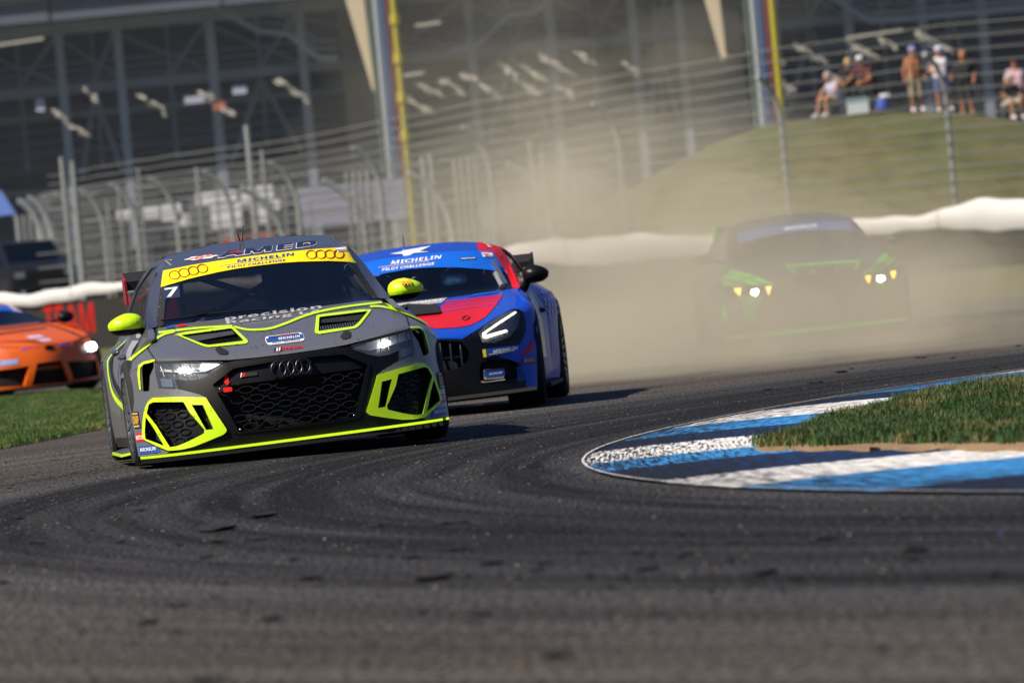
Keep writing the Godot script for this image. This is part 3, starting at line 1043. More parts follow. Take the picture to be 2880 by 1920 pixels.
func parked(c: Node3D) -> void:
	var paintm := mat("parked_paint", Color(0.02, 0.022, 0.028), 0.3, 0.2, 0.5)
	var body := MB.new()
	# side outline (z, y) swept across x
	var side := [[1.0, 0.35], [1.0, 0.95], [0.1, 1.12], [-0.5, 1.72], [-2.2, 1.76], [-2.9, 1.15], [-3.8, 1.1], [-3.85, 0.4]]
	for i in side.size():
		var a = side[i]
		var b = side[(i + 1) % side.size()]
		var nn := Vector3(0, a[0] - b[0], b[1] - a[1]).normalized()
		var ta := 0.93 if a[1] < 1.2 else 0.74
		var tb := 0.93 if b[1] < 1.2 else 0.74
		body.quad(Vector3(-ta, a[1], a[0]), Vector3(ta, a[1], a[0]), Vector3(tb, b[1], b[0]), Vector3(-tb, b[1], b[0]), nn)
	for sg in [-1.0, 1.0]:
		for tri_ in [[0, 1, 2], [0, 2, 7], [7, 2, 5], [7, 5, 6], [2, 3, 4], [2, 4, 5]]:
			var p := []
			for k in tri_:
				p.append(Vector3(sg * (0.93 if side[k][1] < 1.2 else 0.74), side[k][1], side[k][0]))
			body.tri(p[0], p[1], p[2], Vector3(sg, 0.1, 0), Vector3(sg, 0.1, 0), Vector3(sg, 0.1, 0))
	put(c, "body", body.mesh(), paintm)
	slab(c, "windscreen", Vector3(0, 1.43, -0.19), Vector3(1.4, 0.72, 0.02), M.windscreen, Basis(Vector3.RIGHT, -0.79))
	slab(c, "grille", Vector3(0, 0.7, 1.01), Vector3(1.0, 0.25, 0.04), M.matt_black)
	for sg in [-1.0, 1.0]:
		slab(c, "headlight", Vector3(sg * 0.72, 0.8, 1.01), Vector3(0.3, 0.16, 0.05), M.chrome)
		slab(c, "mirror", Vector3(sg * 1.05, 1.2, 0.0), Vector3(0.22, 0.18, 0.1), paintm)
		for zz in [0.2, -2.9]:
			var w := MB.new()
			w.lathe_x([Vector2(-0.12, 0.0), Vector2(-0.12, 0.36), Vector2(0.12, 0.36), Vector2(0.12, 0.0)], 18)
			var o := put(c, "wheel", w.mesh(), M.rubber)
			o.position = Vector3(sg * 0.84, 0.36, zz)

# ---------------------------------------------------------------- people: one smooth-blended body from tapered bones, meshed as surface nets
func body_mesh(bones: Array, cell: float, k: float) -> ArrayMesh:
	var lo := Vector3(99, 99, 99)
	var hi := -lo
	for b in bones:
		var r: float = maxf(b[2], b[3]) + cell * 2
		lo = lo.min((b[0] as Vector3).min(b[1]) - Vector3.ONE * r)
		hi = hi.max((b[0] as Vector3).max(b[1]) + Vector3.ONE * r)
	var n := Vector3i(((hi - lo) / cell).ceil()) + Vector3i.ONE
	var f := PackedFloat32Array()
	f.resize(n.x * n.y * n.z)
	f.fill(1.0)
	for b in bones:
		var a: Vector3 = b[0]
		var ab: Vector3 = b[1] - a
		var l2 := maxf(ab.length_squared(), 1e-6)
		var r: float = maxf(b[2], b[3]) + cell * 2.5
		var i0 := Vector3i((((a.min(b[1]) - Vector3.ONE * r) - lo) / cell).floor()).clamp(Vector3i.ZERO, n - Vector3i.ONE)
		var i1 := Vector3i((((a.max(b[1]) + Vector3.ONE * r) - lo) / cell).ceil()).clamp(Vector3i.ZERO, n - Vector3i.ONE)
		for x in range(i0.x, i1.x + 1):
			for y in range(i0.y, i1.y + 1):
				for z in range(i0.z, i1.z + 1):
					var p := lo + Vector3(x, y, z) * cell
					var t := clampf((p - a).dot(ab) / l2, 0.0, 1.0)
					var d: float = p.distance_to(a + ab * t) - lerpf(b[2], b[3], t)
					var at_ := (x * n.y + y) * n.z + z
					var e := f[at_]
					var h := clampf(0.5 + 0.5 * (e - d) / k, 0.0, 1.0)
					f[at_] = lerpf(e, d, h) - k * h * (1.0 - h)
	var ids := {}
	var st := SurfaceTool.new()
	st.begin(Mesh.PRIMITIVE_TRIANGLES)
	st.set_smooth_group(0)
	var count := 0
	for x in n.x - 1:
		for y in n.y - 1:
			for z in n.z - 1:
				var c := Vector3.ZERO
				var m := 0
				var base := (x * n.y + y) * n.z + z
				var s0 := f[base] < 0.0
				var same := true
				for o in [[0, 0, 1], [0, 1, 0], [0, 1, 1], [1, 0, 0], [1, 0, 1], [1, 1, 0], [1, 1, 1]]:
					if (f[base + (o[0] * n.y + o[1]) * n.z + o[2]] < 0.0) != s0:
						same = false
						break
				if same:
					continue
				for e in [[0, 0, 0, 1, 0, 0], [0, 1, 0, 1, 1, 0], [0, 0, 1, 1, 0, 1], [0, 1, 1, 1, 1, 1], [0, 0, 0, 0, 1, 0], [1, 0, 0, 1, 1, 0], [0, 0, 1, 0, 1, 1], [1, 0, 1, 1, 1, 1], [0, 0, 0, 0, 0, 1], [1, 0, 0, 1, 0, 1], [0, 1, 0, 0, 1, 1], [1, 1, 0, 1, 1, 1]]:
					var u := f[base + (e[0] * n.y + e[1]) * n.z + e[2]]
					var w := f[base + (e[3] * n.y + e[4]) * n.z + e[5]]
					if (u < 0.0) != (w < 0.0):
						c += Vector3(e[0], e[1], e[2]).lerp(Vector3(e[3], e[4], e[5]), u / (u - w))
						m += 1
				ids[base] = count
				st.add_vertex(lo + (Vector3(x, y, z) + c / m) * cell)
				count += 1
	var ny := n.z
	var nx := n.y * n.z
	for base in ids:
		for ax in [[1, ny, nx], [nx, 1, ny], [ny, nx, 1]]:   # edge direction, the two others
			var e: int = ax[0]
			var p: int = ax[1]
			var q: int = ax[2]
			if base + e >= f.size():
				continue
			var u := f[base] < 0.0
			if u != (f[base + e] < 0.0) and ids.has(base - p) and ids.has(base - q) and ids.has(base - p - q):
				var quad_ := [ids[base], ids[base - p], ids[base - p - q], ids[base - q]]
				var order := [0, 1, 2, 0, 2, 3] if u else [0, 2, 1, 0, 3, 2]
				for o in order:
					st.add_index(quad_[o])
	st.generate_normals()
	return st.commit()

# a figure from its joints; «j» maps joint names to points
func person(label: String, pos: Vector3, turn: float, j: Dictionary, looks: Dictionary, cell := 0.032) -> Node3D:
	var t := thing("person", label, "person", "spectators on the grass hill" if cell > 0.03 else "")
	t.position = pos
	t.rotation.y = turn
	var skin: Material = looks.skin
	var b := []
	var neck: Vector3 = j.neck
	var hip: Vector3 = j.hip
	var across: Vector3 = j.get("across", Vector3.RIGHT)
	var chest := neck.lerp(hip, 0.32)
	b.append([neck - across * 0.15 + Vector3(0, -0.05, 0), neck + across * 0.15 + Vector3(0, -0.05, 0), 0.065, 0.065])
	b.append([chest - across * 0.08, hip - across * 0.06, 0.12, 0.115])
	b.append([chest + across * 0.08, hip + across * 0.06, 0.12, 0.115])
	b.append([neck, j.head, 0.055, 0.06])
	b.append([j.head, j.head + Vector3(0, 0.07, 0.0), 0.082, 0.092])
	b.append([j.head + Vector3(0, -0.03, 0.05), j.head + Vector3(0, 0.0, 0.07), 0.045, 0.04])
	for s in ["l", "r"]:
		var sg := -1.0 if s == "l" else 1.0
		var sh: Vector3 = neck + across * sg * 0.19 + Vector3(0, -0.06, 0)
		b.append([sh, j["elbow_" + s], 0.055, 0.04])
		b.append([j["elbow_" + s], j["hand_" + s], 0.042, 0.03])
		var hd: Vector3 = (j["hand_" + s] - j["elbow_" + s]).normalized()
		b.append([j["hand_" + s], j["hand_" + s] + hd * 0.1, 0.035, 0.022])
		var hp: Vector3 = hip + across * sg * 0.09
		b.append([hp, j["knee_" + s], 0.09, 0.058])
		b.append([j["knee_" + s], j["foot_" + s], 0.06, 0.038])
		b.append([j["foot_" + s], j["foot_" + s] + j.get("toe", Vector3(0, -0.02, 0.14)), 0.045, 0.035])
	put(t, "body", body_mesh(b, cell, 0.045), skin)
	if looks.has("top"):
		var c := []
		c.append([chest - across * 0.085, hip - across * 0.065 + Vector3(0, 0.02, 0), 0.138, 0.135])
		c.append([chest + across * 0.085, hip + across * 0.065 + Vector3(0, 0.02, 0), 0.138, 0.135])
		c.append([neck - across * 0.15 + Vector3(0, -0.06, 0), neck + across * 0.15 + Vector3(0, -0.06, 0), 0.08, 0.08])
		if looks.get("sleeves", true):
			for s in ["l", "r"]:
				var sg := -1.0 if s == "l" else 1.0
				var sh: Vector3 = neck + across * sg * 0.19 + Vector3(0, -0.06, 0)
				c.append([sh, sh.lerp(j["elbow_" + s], looks.get("sleeve_length", 0.75)), 0.075, 0.066])
		put(t, "shirt", body_mesh(c, cell, 0.045), looks.top)
	if looks.has("jacket"):
		var c := []
		var o := across * 0.13
		c.append([chest + o, hip + o + Vector3(0, -0.12, 0), 0.11, 0.13])
		c.append([neck + across * 0.19 + Vector3(0, -0.06, 0), j.elbow_r, 0.08, 0.07])
		put(t, "open_shirt", body_mesh(c, cell, 0.04), looks.jacket)
	if looks.has("legs"):
		var c := []
		for s in ["l", "r"]:
			var sg := -1.0 if s == "l" else 1.0
			var hp: Vector3 = hip + across * sg * 0.09
			var kn: Vector3 = hp.lerp(j["knee_" + s], looks.get("leg_length", 1.0))
			c.append([hp, kn, 0.112, 0.088])
			if looks.get("long", false):
				c.append([j["knee_" + s], j["foot_" + s], 0.082, 0.06])
		put(t, "trousers" if looks.get("long", false) else "shorts", body_mesh(c, cell, 0.04), looks.legs)
	if looks.has("shoes"):
		var c := []
		for s in ["l", "r"]:
			c.append([j["foot_" + s], j["foot_" + s] + j.get("toe", Vector3(0, -0.02, 0.14)), 0.058, 0.05])
		put(t, "shoes", body_mesh(c, cell, 0.02), looks.shoes)
	if looks.has("hat"):
		var mb := MB.new()
		mb.ball(j.head + Vector3(0, 0.1, -0.005), Vector3(0.112, 0.085, 0.118), 12, 6)
		mb.ball(j.head + Vector3(0, 0.085, 0.1), Vector3(0.085, 0.014, 0.1), 10, 4)
		put(t, "cap", mb.mesh(), looks.hat)
	if looks.has("hair"):
		var c := [[j.head + Vector3(0, 0.06, -0.03), j.head + Vector3(0, 0.07, 0.0), 0.105, 0.1], [j.head + Vector3(0, 0.02, -0.07), j.head + Vector3(0, -0.12, -0.08), 0.07, 0.05]]
		put(t, "hair", body_mesh(c, cell, 0.03), looks.hair)
	return t

func stand_pose(arms := 0.0) -> Dictionary:
	return {"neck": Vector3(0, 1.46, 0), "hip": Vector3(0, 0.95, 0), "head": Vector3(0, 1.6, 0.02), "elbow_l": Vector3(-0.28, 1.14, -0.03), "hand_l": Vector3(-0.29, 0.88, 0.06), "elbow_r": Vector3(0.28, 1.14, -0.03), "hand_r": Vector3(0.26, 0.9, 0.1),
		"knee_l": Vector3(-0.11, 0.5, 0.03), "foot_l": Vector3(-0.12, 0.08, 0), "knee_r": Vector3(0.11, 0.5, 0.05), "foot_r": Vector3(0.15, 0.08, 0.02)}

func spectators() -> void:
	var skin := mat("skin", Color(0.45, 0.22, 0.12), 0.7)
	var tan_ := mat("skin_tanned", Color(0.42, 0.17, 0.07), 0.65)
	var white := mat("cloth_white", Color(0.72, 0.7, 0.74), 0.9)
	var khaki := mat("cloth_khaki", Color(0.3, 0.25, 0.18), 0.9)
	var blue := mat("cloth_blue", Color(0.1, 0.12, 0.28), 0.9)
	var cap := mat("cloth_cap_blue", Color(0.25, 0.3, 0.6), 0.9)
	var dark := mat("cloth_dark", Color(0.02, 0.02, 0.024), 0.9)
	var brown := mat("cloth_brown", Color(0.1, 0.03, 0.03), 0.9)
	var pink := mat("cloth_pink", Color(0.7, 0.45, 0.52), 0.9)
	var blond := mat("hair_blond", Color(0.5, 0.36, 0.16), 0.8)
	var grey := mat("hair_grey", Color(0.4, 0.38, 0.34), 0.8)
	var y := func(x: float, d: float) -> Vector3:
		return Vector3(x, bank(x, d), -d)
	person("bare chested man in blue cap and khaki shorts standing on the hill", y.call(11.35, 228.0), 0.35, stand_pose(), {"skin": tan_, "hat": cap, "legs": khaki, "leg_length": 1.15, "shoes": white})
	var p := stand_pose()
	p.hand_l = Vector3(-0.1, 1.08, 0.2)
	p.knee_r = Vector3(0.14, 0.52, 0.1)
	p.foot_r = Vector3(0.24, 0.08, -0.08)
	person("man in white vest under open blue shirt, with white and blue cap", y.call(12.03, 227.6), 0.1, p, {"skin": skin, "hat": mat("cloth_cap_pale", Color(0.55, 0.58, 0.8), 0.9), "top": white, "jacket": blue, "sleeves": false, "legs": blue, "leg_length": 0.85, "shoes": white})
	p = stand_pose()
	p.elbow_l = Vector3(-0.3, 1.18, 0.05)
	p.hand_l = Vector3(-0.42, 1.12, 0.28)
	person("bare headed man in dark shirt and dark shorts, forearm held forward", y.call(12.75, 229.2), -0.2, p, {"skin": tan_, "top": dark, "legs": dark, "leg_length": 1.0})
	# a group that sits
	var sit := {"neck": Vector3(0.06, 0.92, 0.1), "hip": Vector3(0, 0.45, 0), "head": Vector3(0.0, 1.05, 0.2), "elbow_l": Vector3(-0.26, 0.68, 0.22), "hand_l": Vector3(-0.12, 0.52, 0.4), "elbow_r": Vector3(0.28, 0.68, 0.2), "hand_r": Vector3(0.2, 0.52, 0.42),
		"knee_l": Vector3(-0.14, 0.5, 0.42), "foot_l": Vector3(-0.2, 0.07, 0.5), "knee_r": Vector3(0.12, 0.5, 0.42), "foot_r": Vector3(0.14, 0.07, 0.45)}
	var bench := thing("folding_stool", "low folding stool under the seated woman at the hill crest", "stool")
	bench.position = y.call(9.15, 227.0)
	slab(bench, "seat", Vector3(0, 0.31, 0), Vector3(0.4, 0.04, 0.36), M.suit_dark)
	for k in 4:
		slab(bench, "leg", Vector3(-0.17 if k % 2 else 0.17, 0.15, -0.15 if k < 2 else 0.15), Vector3(0.03, 0.3, 0.03), M.steel)
	person("seated woman with pale hair and bare legs leaning forward at hill crest", y.call(9.15, 227.0), -0.9, sit, {"skin": skin, "hair": grey, "top": mat("cloth_pale_blue", Color(0.4, 0.42, 0.6), 0.9), "sleeves": false, "legs": khaki, "leg_length": 0.5, "shoes": white})
	p = stand_pose()
	p.neck = Vector3(-0.1, 1.28, 0.15)
	p.hip = Vector3(0, 0.82, 0)
	p.head = Vector3(-0.14, 1.42, 0.2)
	p.elbow_l = Vector3(-0.42, 1.0, 0.25)
	p.hand_l = Vector3(-0.6, 0.86, 0.35)
	p.elbow_r = Vector3(0.12, 0.96, 0.3)
	p.hand_r = Vector3(-0.18, 0.84, 0.42)
	p.knee_l = Vector3(-0.12, 0.45, 0.1)
	p.knee_r = Vector3(0.12, 0.45, 0.12)
	person("sunburnt man in white sun hat and brown shirt bending over a cooler", y.call(10.15, 228.6), -0.3, p, {"skin": tan_, "hat": white, "top": brown, "sleeve_length": 0.5, "legs": dark, "long": true})
	p = stand_pose()
	p.neck = Vector3(0, 1.3, 0.05)
	p.head = Vector3(0, 1.44, 0.1)
	person("blond woman in dark top behind the man with white sun hat", y.call(9.72, 230.5), 0.0, p, {"skin": skin, "hair": blond, "top": dark, "legs": dark, "long": true})
	var sq := sit.duplicate()
	sq.hip = Vector3(0, 0.42, 0)
	var st2 := thing("folding_stool", "low folding stool under the person in grey cap", "stool")
	st2.position = y.call(13.75, 227.5)
	slab(st2, "seat", Vector3(0, 0.29, 0), Vector3(0.4, 0.04, 0.36), M.suit_dark)
	for k in 4:
		slab(st2, "leg", Vector3(-0.17 if k % 2 else 0.17, 0.14, -0.15 if k < 2 else 0.15), Vector3(0.03, 0.28, 0.03), M.steel)
	person("person in grey cap and dark clothes sitting low near the right edge", y.call(13.75, 227.5), 0.5, sq, {"skin": tan_, "hat": mat("cloth_grey", Color(0.35, 0.35, 0.34), 0.9), "top": dark, "legs": mat("cloth_stone", Color(0.4, 0.37, 0.32), 0.9), "leg_length": 0.95, "shoes": white})
	person("person in pink shirt and dark cap at the picture's right edge", y.call(14.15, 229.5), 0.0, stand_pose(), {"skin": tan_, "hat": dark, "top": pink, "legs": dark, "long": true})
	var cool := thing("cooler", "pale blue and white picnic cooler on the hill crest", "cooler")
	cool.position = y.call(9.72, 226.6)
	slab(cool, "tub", Vector3(0, 0.2, 0), Vector3(0.55, 0.36, 0.36), mat("cooler_white", Color(0.6, 0.66, 0.68), 0.5))
	slab(cool, "lid", Vector3(0, 0.41, 0), Vector3(0.58, 0.07, 0.39), mat("cooler_blue", Color(0.25, 0.42, 0.5), 0.5))
	var bag := thing("bag", "small bright blue bag with white flap on the grass", "bag")
	bag.position = y.call(10.42, 227.6)
	var mb := MB.new()
	mb.ball(Vector3(0, 0.2, 0), Vector3(0.17, 0.22, 0.14))
	put(bag, "sack", mb.mesh(), mat("bag_blue", Color(0.05, 0.1, 0.5), 0.8))
	mb = MB.new()
	mb.ball(Vector3(0.08, 0.44, 0), Vector3(0.17, 0.07, 0.12))
	put(bag, "flap", mb.mesh(), white)

# ---------------------------------------------------------------- parts shared by the racing cars
func wheel(car: Node3D, at_: Vector3, steer: float, sg: float, r: float, w: float, rim_m: Material, spokes: int) -> void:
	var wh := Node3D.new()
	wh.name = "wheel"
	car.add_child(wh, true)
	wh.position = at_
	wh.rotation.y = steer
	var t := MB.new()
	var h := w / 2
	t.lathe_x([Vector2(-h * 0.86, r * 0.68), Vector2(-h, r * 0.8), Vector2(-h * 0.98, r * 0.92), Vector2(-h * 0.82, r * 0.99), Vector2(-h * 0.4, r), Vector2(h * 0.4, r), Vector2(h * 0.82, r * 0.99), Vector2(h * 0.98, r * 0.92), Vector2(h, r * 0.8), Vector2(h * 0.86, r * 0.68)], 40)
	put(wh, "tyre", t.mesh(), M.rubber)
	var k := MB.new()
	k.lathe_x([Vector2(-h * 0.9, r * 0.69), Vector2(-h * 0.7, r * 0.64), Vector2(h * 0.7, r * 0.64), Vector2(h * 0.9, r * 0.69), Vector2(h * 0.96, r * 0.71)] if sg > 0 else [Vector2(-h * 0.96, r * 0.71), Vector2(-h * 0.9, r * 0.69), Vector2(-h * 0.7, r * 0.64), Vector2(h * 0.7, r * 0.64), Vector2(h * 0.9, r * 0.69)], 32)
	for i in spokes:
		var a := TAU * i / spokes
		var c := Vector3(0, cos(a), sin(a))
		var c2 := Vector3(0, cos(a + 0.16), sin(a + 0.16))
		k.bar(Vector3(sg * h * 0.55, 0, 0) + c * 0.05, Vector3(sg * h * 0.86, 0, 0) + c2 * r * 0.66, 0.035, 0.03, Vector3(sg, 0, 0))
		k.bar(Vector3(sg * h * 0.55, 0, 0) + c * 0.05, Vector3(sg * h * 0.86, 0, 0) + Vector3(0, cos(a - 0.16), sin(a - 0.16)) * r * 0.66, 0.03, 0.03, Vector3(sg, 0, 0))
	k.lathe_x([Vector2(sg * h * 0.66, 0.0), Vector2(sg * h * 0.66, 0.05), Vector2(sg * h * 0.4, 0.075)], 14)
	put(wh, "rim", k.mesh(), rim_m)
	var d := MB.new()
	d.lathe_x([Vector2(-sg * 0.02, 0.06), Vector2(-sg * 0.02, r * 0.56), Vector2(sg * 0.01, r * 0.56), Vector2(sg * 0.01, 0.06)], 26)
	put(wh, "brake_disc", d.mesh(), M.steel)

func skin_part(car: Node3D, called: String, poly: PackedVector2Array, S: Callable, m: Material, off := 0.0, depth := 0.02, holes := [], cell := 0.045) -> MeshInstance3D:
	return put(car, called, plate(poly, holes, cell, S, off, depth).mesh(), m)

func roll_cage(car: Node3D, y0: float, y1: float, x0: float, x1: float, z0: float, z1: float) -> void:
	var mb := MB.new()
	for sg in [-1.0, 1.0]:
		mb.tube([Vector3(sg * x0, y0, z0 + 0.05), Vector3(sg * x1, y1, z0 - 0.75), Vector3(sg * x1, y1, z1), Vector3(sg * x0, y0 - 0.3, z1 - 0.05)], 0.02, 8)
	mb.tube([Vector3(-x1, y1, z1), Vector3(x1, y1, z1)], 0.02, 8)
	mb.tube([Vector3(-x1, y1, z0 - 0.75), Vector3(x1, y1, z0 - 0.75)], 0.02, 8)
	mb.tube([Vector3(-x1, y1, z1), Vector3(x0, y0 - 0.2, z1 - 0.6)], 0.02, 8)
	mb.tube([Vector3(x1, y1, z1), Vector3(-x0, y0 - 0.2, z1 - 0.6)], 0.02, 8)
	mb.tube([Vector3(-x1, y1, z1), Vector3(x0, y0 - 0.2, z1)], 0.02, 8)
	put(car, "roll_cage", mb.mesh(), M.cage)

# the person at the wheel: seated, strapped in, helmet on, both hands on the steering wheel
func driver(label: String, car: Node3D, seat: Vector3, suit: Material, helmet: Material, visor_m: Material, mark: Material) -> void:
	var t := thing("person", label, "person")
	t.transform = car.transform * Transform3D(Basis.IDENTITY, seat)
	var b := [[Vector3(0, 0.42, -0.02), Vector3(0, 0.1, 0.0), 0.15, 0.15], [Vector3(-0.16, 0.45, 0), Vector3(0.16, 0.45, 0), 0.075, 0.075], [Vector3(0, 0.48, 0), Vector3(0, 0.6, 0.02), 0.06, 0.06], [Vector3(-0.1, 0.05, 0.02), Vector3(-0.14, 0.1, 0.5), 0.09, 0.065], [Vector3(0.1, 0.05, 0.02), Vector3(0.14, 0.1, 0.5), 0.09, 0.065]]
	for sg in [-1.0, 1.0]:
		b.append([Vector3(sg * 0.2, 0.44, 0.02), Vector3(sg * 0.27, 0.26, 0.22), 0.055, 0.045])
		b.append([Vector3(sg * 0.27, 0.26, 0.22), Vector3(sg * 0.15, 0.3, 0.44), 0.045, 0.035])
		for k in 4:   # fingers closed on the rim
			b.append([Vector3(sg * 0.15, 0.32 - 0.02 * k, 0.46), Vector3(sg * 0.12, 0.32 - 0.02 * k, 0.5), 0.012, 0.01])
		b.append([Vector3(sg * 0.15, 0.32, 0.45), Vector3(sg * 0.11, 0.34, 0.46), 0.013, 0.01])
	put(t, "body", body_mesh(b, 0.022, 0.03), suit)
	var mb := MB.new()
	mb.ball(Vector3(0, 0.68, 0.03), Vector3(0.13, 0.145, 0.155), 20, 12)
	mb.ball(Vector3(0, 0.6, 0.1), Vector3(0.095, 0.07, 0.1), 16, 8)
	put(t, "helmet", mb.mesh(), helmet)
	var S := func(u: float, v: float) -> Vector3:
		return Vector3(0.128 * sin(u * 7.6), 0.68 + v, 0.035 + 0.158 * cos(u * 7.6) * sqrt(maxf(0.05, 1.0 - v * v / 0.03)))
	put(t, "visor", plate(rounded(rect(0.0, 0.015, 0.2, 0.075), 0.03), [], 0.02, S, 0.004, 0.0, Vector3(0, 0, -1)).mesh(), visor_m)
	put(t, "harness", plate(rect(0.06, 0.3, 0.05, 0.3), [], 0.1, func(u: float, v: float) -> Vector3: return Vector3(u, v, 0.14), 0.0, 0.02).mesh(), mark)
	put(t, "harness", plate(rect(-0.06, 0.3, 0.05, 0.3), [], 0.1, func(u: float, v: float) -> Vector3: return Vector3(u, v, 0.14), 0.0, 0.02).mesh(), mark)

func cockpit(car: Node3D, seat: Vector3, dash_y: float, dash_z: float, half: float, back_z: float) -> void:
	var mb := MB.new()
	mb.box(Vector3(0, dash_y - 0.06, dash_z - 0.2), Vector3(half * 2, 0.1, 0.4))
	put(car, "dashboard", mb.mesh(), M.matt_black)
	mb = MB.new()
	mb.box(Vector3(0, 0.25, (dash_z + back_z) / 2), Vector3(half * 2, 0.04, dash_z - back_z))
	mb.box(Vector3(0, 0.5, dash_z), Vector3(half * 2, 0.6, 0.04))
	mb.box(Vector3(0, 0.5, back_z), Vector3(half * 2, 0.6, 0.04))
	for sg in [-1.0, 1.0]:
		mb.box(Vector3(sg * half, 0.5, (dash_z + back_z) / 2), Vector3(0.03, 0.6, dash_z - back_z))
	put(car, "tub", mb.mesh(), M.void_black)
	mb = MB.new()
	mb.box(seat + Vector3(0, 0.35, -0.2), Vector3(0.46, 0.75, 0.1), Basis(Vector3.RIGHT, -0.15))
	for sg in [-1.0, 1.0]:
		mb.box(seat + Vector3(sg * 0.24, 0.66, -0.08), Vector3(0.05, 0.22, 0.3))
		mb.box(seat + Vector3(sg * 0.25, 0.3, -0.08), Vector3(0.05, 0.3, 0.25))
	mb.box(seat + Vector3(0, -0.04, 0.05), Vector3(0.46, 0.1, 0.5))
	put(car, "racing_seat", mb.mesh(), M.suit_dark)
	mb = MB.new()
	var pts := []
	for k in 20:
		pts.append(seat + Vector3(0.155 * cos(TAU * k / 20), 0.3 + 0.135 * sin(TAU * k / 20), 0.5 - 0.04 * sin(TAU * k / 20)))
	mb.tube(pts, 0.015, 6, true)
	mb.bar(seat + Vector3(-0.15, 0.3, 0.5), seat + Vector3(0.15, 0.3, 0.5), 0.05, 0.02)
	mb.bar(seat + Vector3(0, 0.3, 0.5), seat + Vector3(0, 0.24, 0.85), 0.04, 0.04)
	put(car, "steering_wheel", mb.mesh(), M.matt_black)

func mirror_shape(sg: float, at_: Vector3, s: Vector3, lower: bool) -> ArrayMesh:   # a teardrop housing, upper or lower half
	var mb := MB.new()
	var n := 18
	var rows := 7
	for j in rows:
		for k in n:
			var p := []
			for e in [[j, k], [j, k + 1], [j + 1, k + 1], [j + 1, k]]:
				var th: float = (PI * 0.62 * e[0] / rows) if not lower else PI * (0.62 + 0.38 * e[0] / rows)
				var ph: float = TAU * e[1] / n
				var x: float = sin(th) * cos(ph)
				var y := cos(th)
				var z: float = sin(th) * sin(ph)
				x = signf(x) * pow(absf(x), 0.75)
				z = signf(z) * pow(absf(z), 0.85) * (0.75 if z > 0 else 1.0)
				y = signf(y) * pow(absf(y), 0.85)
				y *= 1.0 - 0.42 * maxf(0.0, x) * (1.0 if y > 0 else 0.3)
				p.append(Vector3(sg * x * s.x, y * s.y - 0.1 * s.y * x * 0.0, z * s.z) + at_)
			var nn: Vector3 = (p[2] - p[0]).cross(p[3] - p[1]).normalized()
			if nn.dot((p[0] + p[2]) * 0.5 - at_) < 0.0:
				nn = -nn
			var ns := []
			for q in p:
				var e2: Vector3 = (q - at_) / s
				ns.append((nn * 0.4 + (Vector3(e2.x / s.x, e2.y / s.y, e2.z / s.z)).normalized() * 0.6).normalized())
			mb.quad4(p[0], p[1], p[2], p[3], ns[0], ns[1], ns[2], ns[3])
	return mb.mesh()

